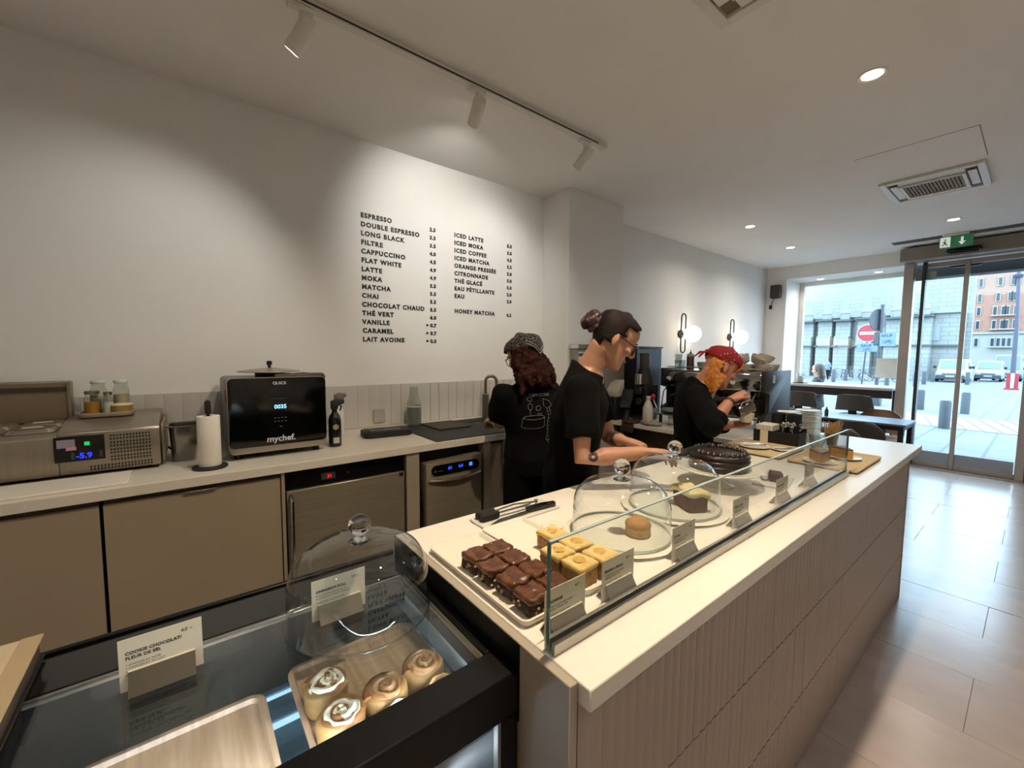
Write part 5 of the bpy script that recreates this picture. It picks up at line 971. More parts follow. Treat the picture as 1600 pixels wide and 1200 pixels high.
t = thing('syrup_bottle', 'brown squeeze bottle with black nozzle on the espresso machine', 'bottle', (3.78, 2.06, 1.357)); obj('body', lathe(B(), [(0, 0), (.034, .001), (.034, .12), (.030, .128), (0, .128)], (3.78, 2.06, 1.357), 22), mat('choco_syrup', '4a3026', .35), t); obj('shoulder', lathe(B(), [(.033, .124), (.033, .145), (.02, .155), (0, .155)], (3.78, 2.06, 1.357), 22), mat('bottle_pale', 'a99a88', .4), t); obj('nozzle', lathe(B(), [(.014, .155), (.012, .163), (.005, .168), (.003, .19), (0, .19)], (3.78, 2.06, 1.357), 14), blackmat, t)
t = thing('sugar_bowl', 'round pale bowl behind the syrup bottle', 'bowl', (3.84, 1.96, 1.357)); obj('bowl', lathe(B(), [(0, 0), (.035, 0), (.055, .04), (.058, .075), (.054, .075), (.05, .04), (0, .008)], (3.84, 1.96, 1.357), 24), mat('bowl_green', 'a9aa98', .4), t)
# grinder, tablet, milk and clutter
_before = set(o.name for o in COL.objects)
t = thing('coffee_grinder', 'black coffee grinder with steel cup on the return counter', 'grinder', (3.52, 2.16, ZR)); obj('body', box(B(), 3.44, 3.62, 2.08, 2.26, ZR, 1.22, .015, seg=2), blackm, t); obj('neck', lathe(B(), [(0, 1.22), (.085, 1.22), (.075, 1.28), (.06, 1.34), (.05, 1.37), (0, 1.37)], (3.52, 2.17, 0), 26), blackmat, t); obj('hopper', lathe(B(), [(.04, 1.37), (.045, 1.40), (.045, 1.50), (.05, 1.50), (.05, 1.51), (0, 1.512)], (3.52, 2.17, 0), 22), mat('hopper_grey', '4a4640', .4), t); obj('steel_cup', cyl(B(), (3.40, 2.15, 1.22), .035, .10, 20, .004), chrome, t); obj('spout', box(B(), 3.39, 3.45, 2.12, 2.20, 1.12, 1.20, .01), blackmat, t); obj('dial', cyl(B(), (3.43, 2.17, 1.06), .035, .012, 20, .003, 'x'), darkgr, t)
t = thing('pos_tablet', 'tilted black tablet on a stand at the back of the aisle', 'tablet', (3.25, 2.25, ZR)); bm = B(); box(bm, -.008, .008, -.055, .055, 0, .20, .006); xf(bm, bm.verts[:], T(3.28, 2.25, ZR + .12) @ RZ(.3) @ Matrix.Rotation(.55, 4, 'Y')); obj('screen', bm, blackm, t); obj('stand', tube(B(), [(3.30, 2.25, ZR), (3.33, 2.25, ZR + .12), (3.33, 2.25, ZR + .2)], [.035, .02, .02], 12), blackmat, t)
t = thing('receipt_printer', 'white slanted receipt printer behind the cashier', 'printer', (3.18, 2.12, ZR)); bm = B(); prism(bm, [(-.07, 0), (.07, 0), (.07, .16), (-.02, .12), (-.07, .05)], 'y', -.07, .07, .008); xf(bm, bm.verts[:], T(3.24, 2.10, ZR + .22) @ RZ(.2)); obj('body', bm, mat('printer_white', 'b9b2a6', .4), t); obj('base', box(B(), 3.17, 3.31, 2.03, 2.17, ZR, ZR + .22, .006), blackmat, t)
def bottle(label, x, y, m, capm, h=.23):
    t = thing('milk_bottle', label, 'bottle', (x, y, ZR)); obj('body', lathe(B(), [(0, 0), (.042, .001), (.045, .008), (.045, h * .62), (.030, h * .82), (.018, h * .93), (.018, h)], (x, y, ZR), 24), m, t); obj('cap', cyl(B(), (x + .0, y, ZR + h), .02, .022, 18, .004), capm, t); return t
t = bottle('white milk bottle on the return counter', 3.36, 1.86, mat('milk_plastic', 'c6c1b6', .35), mat('milk_cap', 'c9c4ba', .4)); obj('red_pourer', sph(B(), (3.40, 1.84, ZR + .245), (.024, .024, .026), 14, 10), mat('red_cap', 'b01024', .3), t); obj('pourer_tube', tube(B(), [(3.40, 1.835, ZR + .225), (3.405, 1.80, ZR + .15)], .004, 8), whitem, t)
t = thing('steel_tray', 'flat steel tray with a green cloth before the coffee machine', 'tray', (3.50, 1.76, .975)); obj('plate', box(B(), 3.42, 3.56, 1.62, 1.84, .975, .985, .003), steel, t)
for y in (1.65, 1.81): obj('leg', box(B(), 3.47, 3.49, y - .01, y + .01, ZR, .975), blackmat, t)
t = thing('bar_cloth', 'crumpled grey green cloth on the steel tray', 'cloth', (3.50, 1.73, .985)); bm = B(); sph(bm, (3.49, 1.73, 1.01), (.05, .075, .026), 18, 12); jitter(bm, .018, 30, 2)
for v in bm.verts: v.co.z = max(.986, v.co.z)
obj('cloth', bm, mat('cloth_teal', '5a6b66', .9, bump=.3), t, smooth=180)
t = thing('bar_cloth', 'dark brown cloth hanging over the return counter edge', 'cloth', (3.12, 2.05, ZR)); bm = B(); box(bm, 3.085, 3.118, 2.03, 2.15, .80, ZR, .008); box(bm, 3.085, 3.25, 2.03, 2.15, ZR + .001, ZR + .022, .008); bmesh.ops.subdivide_edges(bm, edges=bm.edges[:], cuts=3, use_grid_fill=True); jitter(bm, .010, 30, 5); obj('cloth', bm, mat('cloth_red_brown', '3a2018', .9, bump=.3), t, smooth=80)
t = thing('bar_cloth', 'pale crumpled cloth lying on the return counter', 'cloth', (3.17, 1.86, ZR)); bm = B(); sph(bm, (3.19, 1.86, ZR + .02), (.06, .10, .024), 18, 12); jitter(bm, .016, 28, 9)
for v in bm.verts: v.co.z = max(ZR + .001, v.co.z)
obj('cloth', bm, mat('cloth_grey', '8d8678', .9, bump=.3), t, smooth=180)
for o in list(COL.objects):
    if o.name in _before or o.parent: continue
    k = o.get('label', '')
    for key, dx, dy in (('coffee grinder', -.09, .15), ('tilted black tablet', -.09, .11), ('slanted receipt printer', -.03, .40), ('white milk bottle', -.16, .26), ('flat steel tray', -.17, .25), ('grey green cloth', -.17, .25), ('dark brown cloth', 0, .17), ('pale crumpled cloth', 0, .22)):
        if key in k: o.location.x += dx; o.location.y += dy
t = thing('wall_cabinet', 'shallow steel cabinet with label on the column face', 'cabinet', (3.0, 2.57, 1.2)); obj('body', box(B(), 2.73, 3.40, 2.53, 2.628, 1.05, 1.545, .004), mat('cab_pale', '8c867a', .4, .3), t); obj('steel_top', box(B(), 2.72, 3.41, 2.51, 2.628, 1.546, 1.585, .004), chrome, t); obj('label_sheet', box(B(), 2.735, 2.80, 2.527, 2.5295, 1.33, 1.52), paper, t); obj('label_band', box(B(), 2.735, 2.80, 2.5255, 2.527, 1.48, 1.505), mat('label_blue', '3a4a6a', .6), t)
t = thing('upright_fridge', 'blue grey upright fridge with a paper note by the column', 'fridge', (3.70, 2.70, 0)); obj('body', box(B(), 3.47, 3.90, 2.44, 2.95, .02, 1.56, .006), mat('fridge_navy', '2e3136', .4, .2, var=.05), t); obj('top_trim', box(B(), 3.465, 3.905, 2.43, 2.95, 1.561, 1.58, .003), chrome, t); obj('paper_note', box(B(), 3.53, 3.64, 2.4365, 2.4385, 1.33, 1.50), mat('note', '9da0a2', .8), t); obj('handle', tube(B(), [(3.50, 2.437, 1.2), (3.50, 2.41, 1.18), (3.50, 2.41, .9), (3.50, 2.437, .88)], .008, 8), chrome, t)
# ---------------------------------------------------------------- far end of the front counter
kr = mat('kraft_liner', 'cbb488', .75, var=.04); ktray = mat('tray_edge', '3a332b', .6)
def paper_tray(label, x0, x1, y0, y1):
    t = thing('lined_tray', label, 'tray', ((x0 + x1) / 2, (y0 + y1) / 2, ZT)); obj('base', box(B(), x0, x1, y0, y1, ZT, ZT + .008, .002), ktray, t); bm = B(); R = lambda ins, hh: [((x0 + x1) / 2 + p[0], (y0 + y1) / 2 + p[1], ZT + hh) for p in rrect(x1 - x0 - 2 * ins, y1 - y0 - 2 * ins, .015)]
    loft(bm, [R(-.004, .008), R(-.006, .016), R(-.002, .016), R(.004, .0092), R(.01, .009)]); obj('liner', bm, kr, t); return t
paper_tray('kraft lined tray with two flan slices at the end of the screen', 2.47, 2.95, .505, .790); paper_tray('kraft lined tray with used plates and forks', 2.48, 2.86, .835, 1.17)
flc = mat('flan_custard', 'b5823c', .5, col2='c9994f', vs=12, bump=.2); flt = mat('flan_top', '5e3216', .3, col2='7d4a22', vs=14)
for i, (x, y, rz, l) in enumerate(((2.555, .672, .3, 'flan slice on a saucer, the nearer one'), (2.76, .620, .9, 'flan slice on a saucer, the farther one'))):
    plate('saucer', 'white saucer under the ' + ('nearer' if i == 0 else 'farther') + ' flan slice', x, y, ZT + .0095, .075, h=.010); t = thing('flan_slice', l, 'flan', (x, y, ZT + .016)); mx = T(x, y, ZT + .016) @ RZ(rz); pr = [(-.06, 0), (.045, -.042), (.052, 0), (.045, .042)]
    bm = B(); prism(bm, pr, 'z', 0, .046, .003); xf(bm, bm.verts[:], mx); obj('custard', bm, flc, t); bm = B(); prism(bm, [(p[0] * 1.01, p[1] * 1.01) for p in pr], 'z', .046, .054, .003); xf(bm, bm.verts[:], mx); obj('caramel_top', bm, flt, t); bm = B(); prism(bm, [(.046, -.043), (.056, 0), (.046, .043), (.052, .045), (.062, 0), (.052, -.045)], 'z', 0, .052, .002); xf(bm, bm.verts[:], mx); obj('crust', bm, mat('flan_crust', '8a5a2a', .6), t)
plate('saucer', 'used white plate at the back of the kraft lined tray', 2.66, 1.03, ZT + .0095, .085, h=.010); plate('saucer', 'used white plate at the front of the kraft lined tray', 2.70, .895, ZT + .0095, .055, h=.008)
def fork(label, a, b):
    a, b = Vector(a), Vector(b); d = (b - a).normalized(); n = Vector((-d.y, d.x, 0)); t = thing('fork', label, 'fork', a); obj('handle', tube(B(), [a, lerp(a, b, .3), lerp(a, b, .75)], [.005, .0035, .0025], 8), chrome, t); bm = B(); c = lerp(a, b, .75)
    for k in (-1, 0, 1): tube(bm, [c, c + n * k * .006 + d * .015, c + n * k * .006 + (b - a) * .25], .0013, 6)
    obj('tines', bm, chrome, t)
fork('small fork resting on the back used plate', (2.70, .98, ZT + .027), (2.60, 1.06, ZT + .024)); fork('small fork resting on the front used plate', (2.75, .86, ZT + .022), (2.66, .92, ZT + .022))
t = thing('counter_caddy', 'black caddy box with napkins and cutlery on the counter', 'caddy', (2.93, .98, ZT)); bm = B(); x0, x1, y0, y1, z1 = 2.86, 3.00, .865, 1.115, ZT + .088
box(bm, x0, x1, y0, y1, ZT, ZT + .006); box(bm, x0, x0 + .006, y0, y1, ZT, z1, .001); box(bm, x1 - .006, x1, y0, y1, ZT, z1 + .02, .001); box(bm, x0, x1, y0, y0 + .006, ZT, z1, .001); box(bm, x0, x1, y1 - .006, y1, ZT, z1, .001); box(bm, x0, x1, 1.0, 1.006, ZT, z1, .001); obj('box', bm, blackmat, t)
obj('front_slot', box(B(), x0 - .001, x0 + .001, 1.03, 1.075, ZT + .01, z1), paper, t)
t = thing('napkin_stack', 'stack of white paper napkins standing in the black caddy', 'napkins', (2.93, 1.06, ZT)); obj('napkins', box(B(), 2.872, 2.99, 1.012, 1.105, ZT + .007, ZT + .122, .004), mat('napkin', 'ded8cc', .85, col2='cfc8ba', vs=3, stretch=(1, 60, 1)), t)
for i, (x, y) in enumerate(((2.90, .90), (2.92, .925), (2.89, .955), (2.94, .90), (2.96, .94), (2.92, .97), (2.975, .975))):
    t = thing('teaspoon', 'steel teaspoon standing in the caddy, number %s from the counter end' % ('one', 'two', 'three', 'four', 'five', 'six', 'seven')[i], 'spoon', (x, y, ZT + .007), group='teaspoons in the black caddy'); dx, dy = random.uniform(-.02, .02), random.uniform(-.02, .02); obj('handle', tube(B(), [(x, y, ZT + .008), (x + dx, y + dy, ZT + .11)], .003, 6), chrome, t); obj('bowl', sph(B(), (x + dx * 1.1, y + dy * 1.1, ZT + .125), (.006, .013, .018), 10, 8), chrome, t); t['label'] = 'steel teaspoon standing in the black caddy'
for i, (x, y, n) in enumerate(((3.06, 1.045, 4), (3.06, .955, 4))):
    for k in range(n):
        z = ZT + k * .022; tag(obj('paper_cup', lathe(B(), [(0, .001), (.028, 0), (.042, .11), (.044, .11), (.044, .115), (.041, .115), (.027, .004), (0, .005)], (x, y, z), 22), blackmat), 'black paper cup in the %s stack behind the caddy, %s' % (('left', 'right')[i], ('lowest', 'second from below', 'third from below', 'topmost')[k]), 'cup', 'black paper cups behind the caddy')
ORD = 'first second third fourth fifth sixth seventh eighth ninth tenth eleventh twelfth thirteenth fourteenth fifteenth sixteenth seventeenth eighteenth'.split()
def stack(n, x, y, r, dz, where, grp):
    base = None
    for i in range(n):
        l = 'cream saucer in the %s, %s' % (where, 'topmost' if i == n - 1 else 'lowest' if i == 0 else ORD[n - 1 - i] + ' from the top')
        if base is None: base = plate('saucer', l, 0, 0, 0, r, h=dz * .8, group=grp); o = base
        else: o = base.copy(); COL.objects.link(o); o['label'] = l
        o.location = (x + random.uniform(-.002, .002), y + random.uniform(-.002, .002), ZT + .0004 + i * dz)
stack(13, 3.36, 1.08, .075, .0125, 'lower saucer stack behind the napkins', 'saucers in the lower stack'); stack(18, 3.22, .925, .072, .0112, 'tall saucer stack beside the straws', 'saucers in the tall stack')
t = thing('glass_jug', 'small clear ribbed glass in front of the tall saucer stack', 'glass', (2.98, .805, ZT)); obj('glass', lathe(B(), [(0, .001), (.03, 0), (.036, .04), (.044, .085), (.042, .085), (.034, .04), (.028, .006), (0, .008)], (2.98, .805, ZT), 26, wob=lambda a, k: 1 + .03 * math.sin(9 * a)), tg, t); obj('handle', tube(B(), [(3.015, .79, ZT + .075), (3.04, .775, ZT + .07), (3.04, .775, ZT + .04), (3.01, .79, ZT + .025)], .004, 8), tg, t)
t = thing('straw_glass', 'clear glass holding wooden stirrers by the screen end', 'glass', (3.10, .765, ZT)); obj('glass', lathe(B(), [(0, .001), (.03, 0), (.038, .085), (.036, .085), (.028, .006), (0, .008)], (3.10, .765, ZT), 24), tg, t)
stm = wood('stirrer_wood', 'c39a62', 'a67e4a', .6, 8, (1, 1, .2)); rnd = random.Random(3)
for i in range(26):
    a = 2.4 * i; q = .006 * math.sqrt(i); x, y = 3.10 + q * .6 * math.cos(a), .765 + q * .6 * math.sin(a); ex, ey = 3.10 + q * 1.75 * math.cos(a), .765 + q * 1.75 * math.sin(a); tag(obj('stirrer', tube(B(), [(x, y, ZT + .01), (ex, ey, ZT + .155 + rnd.uniform(-.012, .008))], .0026, 5), stm), 'thin wooden stirrer fanning out of the glass', 'stirrer', 'wooden stirrers in the glass')
t = thing('pastry', 'small brown pastry at the foot of the stirrer glass', 'pastry', (3.02, .715, ZT)); bm = B(); sph(bm, (3.02, .715, ZT + .014), (.028, .045, .014), 18, 12); jitter(bm, .006, 50, 3)
for v in bm.verts: v.co.z = max(ZT + .0005, v.co.z)
obj('pastry', bm, mat('pastry_brown', '6b3d1c', .5, bump=.3), t, smooth=180)
# ---------------------------------------------------------------- window bar, tables and chairs
bar = thing('window_bar', 'dark bar shelf running under the shop window', 'bar shelf', (8.0, 1.96, 1.0)); obj('top', box(B(), 7.74, 8.46, 1.26, 2.669, 1.012, 1.048, .003), mat('bar_top', 'c9c9c8', .2, var=.05), bar); obj('apron', box(B(), 7.75, 7.80, 1.26, 2.669, .90, 1.012, .003), mat('bar_dark', '2a2220', .5), bar)
for y in (1.30, 2.62): obj('leg', box(B(), 8.30, 8.36, y, y + .04, 0, 1.012, .003), mat('bar_dark', '2a2220'), bar)
t = thing('candle_holder', 'white pillar candle in a glass on a black plate on the window bar', 'candle', (8.0, 2.44, 1.048)); obj('plate', lathe(B(), [(0, 0), (.10, .002), (.11, .010), (.10, .008), (0, .006)], (8.0, 2.44, 1.0485), 28), blackmat, t); obj('candle', cyl(B(), (8.0, 2.44, 1.056), .045, .11, 22, .004), mat('wax', 'cfc3ae', .5), t); obj('glass', lathe(B(), [(.058, 0), (.06, .15), (.058, .15)], (8.0, 2.44, 1.056), 24), tg, t)
def chair(label, x, y, rz, m, seat_z=.46, back=(.62, .82), w=.46, shape='round', lean=.10):
    t = thing('chair', label, 'chair', (0, 0, 0), group='cafe chairs'); 
    bm = B(); R = lambda ins, zz: [(p[0], p[1], zz) for p in rrect(w - 2 * ins, .44 - 2 * ins, .12)]; loft(bm, [R(.02, seat_z - .03), R(0, seat_z - .015), R(0, seat_z), R(.03, seat_z + .015)]); obj('seat', bm, m, t, smooth=60)
    rings = []; n = 14; f, b = [], []
    rows = 7
    for k in range(rows):
        u = k / (rows - 1); zz = back[0] + (back[1] - back[0]) * u; hw = w / 2 * ((1 - max(0, u - .45) ** 2 * 1.6) if shape == 'round' else (1.0 - .16 * u)); row = []
        for i in range(n + 1):
            v = -1 + 2 * i / n; row.append((-.20 - lean * u + .10 * abs(v) ** 2.2, hw * v, zz - (.02 * abs(v) ** 3 if shape != 'round' else 0)))
        f.append(row)
    bm = B(); loft(bm, [r + [(p[0] - .018, p[1], p[2]) for p in r[::-1]] for r in f]); obj('backrest', bm, m, t, smooth=60)
    for sx, sy in ((1, 1), (1, -1), (-1, 1), (-1, -1)): obj('leg', tube(B(), [(sx * .15, sy * .15, seat_z - .02), (sx * .20, sy * .19, .003)], [.013, .010], 8), blackmat, t)
    obj('back_bracket', tube(B(), [(-.16, 0, seat_z - .01), (-.21, 0, back[0] + .05)], .02, 8, (2.5, .6)), blackmat, t)
    if seat_z > .6: obj('footrest', tube(B(), [(.18, .17, .25), (.18, -.17, .25)], .008, 8), blackmat, t)
    t.location = (x, y, 0); t.rotation_euler = (0, 0, rz); return t
chm1 = mat('chair_grey', '4a4744', .6, var=.06); chm2 = mat('chair_tan', '8a6f58', .6, var=.06); chm3 = mat('chair_brown', '423a34', .6, var=.06)
chair('grey high chair at the window bar left, behind the coffee machine', 7.48, 2.24, .05, chm1, .66, (.74, .965), .46, 'square', .05); chair('grey high chair at the window bar beside the door', 7.48, 1.56, -.12, chm1, .66, (.74, .965), .46, 'square', .05)
tb = thing('cafe_table', 'black edged rectangular table with blue sky reflection in its colour by the door', 'table', (6.45, 1.45, 0)); obj('top', box(B(), 6.12, 6.72, .86, 2.05, .728, .75, .003), mat('table_top_sky', '5f6f90', .35, var=.04), tb)  # dark top coloured blue to imitate the sky reflected in it
bm = B(); box(bm, 6.14, 6.70, .88, .91, .68, .728); box(bm, 6.14, 6.70, 2.0, 2.03, .68, .728); box(bm, 6.14, 6.17, .91, 2.0, .68, .728); box(bm, 6.67, 6.70, .91, 2.0, .68, .728); obj('apron', bm, blackmat, tb)
for x in (6.14, 6.655):
    for y in (.88, 1.985): obj('leg', box(B(), x, x + .045, y, y + .045, 0, .68, .002), blackmat, tb)
chair('dark brown round backed chair on the near side of the table', 5.86, 1.20, .0, chm3, .46, (.50, .80), .50, 'round', .04); chair('tan round backed chair on the window side of the table', 6.95, 1.24, PI, chm2, .46, (.50, .80), .48, 'round', .02); chair('brown round backed chair nearest the counter end', 5.35, 1.28, .2, mat('chair_umber', '4d4238', .6), .46, (.50, .77), .46, 'round', .04)
t = thing('menu_holder', 'small metal clip stand on the cafe table', 'holder', (6.42, 1.72, .75)); bm = B(); box(bm, 6.415, 6.425, 1.70, 1.76, .75, .752); pts = [(6.42, 1.70, .752), (6.42, 1.72, .84), (6.42, 1.76, .84), (6.42, 1.74, .752)]; tube(bm, pts, .006, 6); obj('frame', bm, steel, t)
t = thing('carafe', 'slim dark bottle on the cafe table behind the stirrers', 'bottle', (6.30, 1.62, .75)); obj('body', lathe(B(), [(0, 0), (.02, .001), (.02, .07), (.008, .09), (.008, .11), (0, .11)], (6.30, 1.62, .7505), 14), darkgr, t)
chair('brown chair at the lower right corner of the picture', 1.37, -.215, .3, mat('chair_bronze', '3d3024', .6), .46, (.50, .74), .46, 'round', .04)
# ---------------------------------------------------------------- the street outside
def GZ(x): return -.016 * (x - 8.6)
pav = mat('street_stone', '8f959c', .6, var=.12, vs=1.2, bump=.2, bs=8); stone = mat('church_stone', '7f817c', .8, var=.08, vs=.8, bump=.3, bs=6); stone_d = mat('church_ledge', '464946', .8)
def brick_mat(name, c1, c2, mortar, sx, sy, scale=1., plane='yz'):
    m = bpy.data.materials.new(name); m.use_nodes = True; n = m.node_tree.nodes; L = m.node_tree.links; b = n['Principled BSDF']; b.inputs['Roughness'].default_value = .8; tc = n.new('ShaderNodeTexCoord'); s = n.new('ShaderNodeSeparateXYZ'); c = n.new('ShaderNodeCombineXYZ'); L.new(tc.outputs['Object'], s.inputs[0]); ax = {'yz': ('Y', 'Z'), 'xy': ('X', 'Y')}[plane]; L.new(s.outputs[ax[0]], c.inputs[0]); L.new(s.outputs[ax[1]], c.inputs[1])
    t = n.new('ShaderNodeTexBrick'); t.inputs['Scale'].default_value = scale; t.inputs['Brick Width'].default_value = sx; t.inputs['Row Height'].default_value = sy; t.inputs['Mortar Size'].default_value = .02; t.inputs['Color1'].default_value = (*rgb(c1), 1); t.inputs['Color2'].default_value = (*rgb(c2), 1); t.inputs['Mortar'].default_value = (*rgb(mortar), 1); L.new(c.outputs[0], t.inputs['Vector']); L.new(t.outputs['Color'], b.inputs['Base Color']); return m
chst = brick_mat('church_blocks', '7d7f7b', '858783', '63655f', 1.0, .42); pavm = brick_mat('street_pavers', '545558', '5b5c5f', '434548', .9, .45, 1., 'xy')
bm = B(); loft(bm, [[(x, -45, GZ(x) - .3), (x, 60, GZ(x) - .3), (x, 60, GZ(x)), (x, -45, GZ(x))] for x in (8.2, 150)]); stt = struct('floor_street', bm, pavm, smooth=0)
for i in range(13):                                     # slab strip crossing the street
    y = -.9 + i * .26; x0, x1 = 13.3 - .18 * math.sin(i * .3), 16.6 - .5 * math.sin(i * .3); z = GZ(15) + .02
    o = obj('kerb_slab', loft(B(), [[(x0, y, GZ(x0) + .012), (x1, y + .55, GZ(x1) + .012), (x1, y + .78, GZ(x1) + .012), (x0, y + .23, GZ(x0) + .012)], [(x0, y, GZ(x0) - .05), (x1, y + .55, GZ(x1) - .05), (x1, y + .78, GZ(x1) - .05), (x0, y + .23, GZ(x0) - .05)]]), mat('slab_stone', '707276', .6), stt)
struct('wall_outer_band', box(B(), 8.25, 8.5, -1.2, 1.2, 2.60, 2.86), mat('band_grey', '55585c', .7))
t = thing('awning', 'pale fabric awning band outside above the shop window', 'awning', (9.0, 2.1, 2.5)); bm = B(); loft(bm, [[(8.62 + .4 * u, 1.22, 2.95 - .25 * u - (.2 if u == 1 else 0)), (8.62 + .4 * u, 3.2, 2.95 - .25 * u - (.2 if u == 1 else 0)), (8.63 + .4 * u, 3.2, 2.96 - .25 * u - (.2 if u == 1 else 0)), (8.63 + .4 * u, 1.22, 2.96 - .25 * u - (.2 if u == 1 else 0))] for u in (0, .999, 1)]); obj('fabric', bm, mat('awning_fabric', 'e6efec', .8, alpha=.45), t)
# bollards
boll = mat('bollard_grey', '34383d', .6)
for i, (x, y, l, tl) in enumerate(((13.0, 1.22, 'grey street bollard nearest the glass door', 0), (17.6, 1.26, 'bluish street bollard leaning beyond the door mullion', .08), (17.9, 2.23, 'grey street bollard left of the door mullion farther out', 0), (37.5, 4.97, 'thin far bollard beside the white van, first', 0), (42.2, 5.16, 'thin far bollard beside the white van, second', 0), (49.8, 5.57, 'thin far bollard at the front corner of the white van', 0), (46.0, 3.30, 'thin far bollard before the white van', 0), (38.3, 9.55, 'far bollard before the parked bicycles, left', 0), (42.8, 9.86, 'far bollard before the parked bicycles, right', 0), (36.0, 6.13, 'far bollard below the beige paper sheet', 0))):
    r, h = (.095, .62) if x < 20 else (.12, .95); o = obj('bollard', lathe(B(), [(0, -.05), (r, -.05), (r, h - .04), (r * .8, h), (0, h)], (0, 0, 0), 18), boll); tag(o, l, 'bollard', 'street bollards'); o.location = (x, y, GZ(x)); o.rotation_euler = (0, tl, 0)
# church with buttresses
ch = thing('church', 'pale stone church wall with stepped buttresses across the street', 'church', (56, 11, GZ(56))); g = GZ(56) - .3
obj('nave_wall', box(B(), 58.5, 59.5, 4.2, 26, g, 13), chst, ch); obj('aisle_wall', box(B(), 56.6, 58.5, 4.6, 26, g, 5.6), chst, ch); obj('plinth', box(B(), 56.1, 56.6, 6.0, 26, g, .45), stone, ch); obj('string_course', box(B(), 56.3, 56.62, 4.6, 26, 2.45, 2.62), stone_d, ch); obj('cornice', box(B(), 56.2, 58.6, 4.6, 26, 5.6, 5.8), stone, ch)
for i, y in enumerate((18.4, 16.6, 14.9, 13.3, 11.45, 9.2, 7.2)):
    w = .62; bt = obj('buttress', box(box(B(), 55.0, 56.6, y - w, y + w, g, 3.6), 55.5, 56.6, y - w, y + w, 3.6, 5.3 - .1 * (i % 2)), chst, ch); obj('ledge', box(B(), 54.85, 56.6, y - w - .12, y + w + .12, 5.25 - .1 * (i % 2), 5.45 - .1 * (i % 2)), stone_d, bt); obj('ledge', box(B(), 54.8, 56.6, y - w - .12, y + w + .12, 2.45, 2.62), stone_d, bt)
    obj('pinnacle', lathe(B(), [(.42, 5.4), (.42, 6.0), (.5, 6.05), (.30, 6.5), (.12, 7.5), (0, 7.6)], (56.0, y, 0), 4), stone, bt, smooth=0)
for y in (6.4, 8.2, 10.3, 12.4, 14.1): obj('church_window', prism(B(), [(y - .28, 3.0), (y + .28, 3.0), (y + .28, 4.4), (y, 5.0), (y - .28, 4.4)], 'x', 56.5, 56.64), mat('lead_glass', '7a7f7d', .3), ch)
# brick apartment building
ab = thing('apartment_building', 'tall brick and white apartment building at the end of the street', 'building', (102, 4, GZ(102))); g = GZ(102) - .5; brk = brick_mat('red_brick', '8a5a46', '91624e', '856c60', .5, .14); whs = mat('white_render', '868580', .8)
obj('ground_floors', box(B(), 100, 114, -14, 8.0, g, 5.3), whs, ab); obj('brick_front', box(B(), 100, 114, -14, 7.9, 5.3, 11.2), brk, ab); obj('upper_front', box(B(), 100.05, 114, -14, 7.9, 11.2, 15.2), mat('upper_lit', '917565', .8), ab); obj('band', box(B(), 99.7, 100.0, -14, 8.1, 5.1, 5.4), whs, ab); obj('roof', prism(B(), [(99.6, 15.2), (114, 15.2), (111, 18.5), (101.5, 17.8)], 'y', -14, 8.1), mat('slate', '5a6068', .5), ab)  # upper storeys coloured paler for the light on them
win = mat('far_window', '262c34', .2); wfr = mat('far_frame', '8d8d8a', .7)
for z, ys in ((3.2, (6.6, 4.9, 4.3, 3.75, 3.2, 1.4, .8)), (5.95, (6.6, 4.9, 4.05, 3.65, 2.8, 1.2, .6)), (8.1, (6.6, 4.9, 4.05, 3.65, 2.8, 1.2, .6)), (10.2, (6.6, 4.7, 3.5, 3.1, 1.2)), (12.6, (6.6, 4.6, 3.3, 2.9, 1.2))):
    for y in ys:
        o = obj('window', box(B(), 99.86, 99.99, y - .26, y + .26, z - .1, z + 1.35), wfr, ab); obj('pane', box(B(), 99.83, 99.87, y - .17, y + .17, z, z + 1.2), win, o)
    if z < 9: obj('balcony', box(B(), 99.3, 99.86, 2.4, 5.3, z - .25, z - .08), whs, ab)
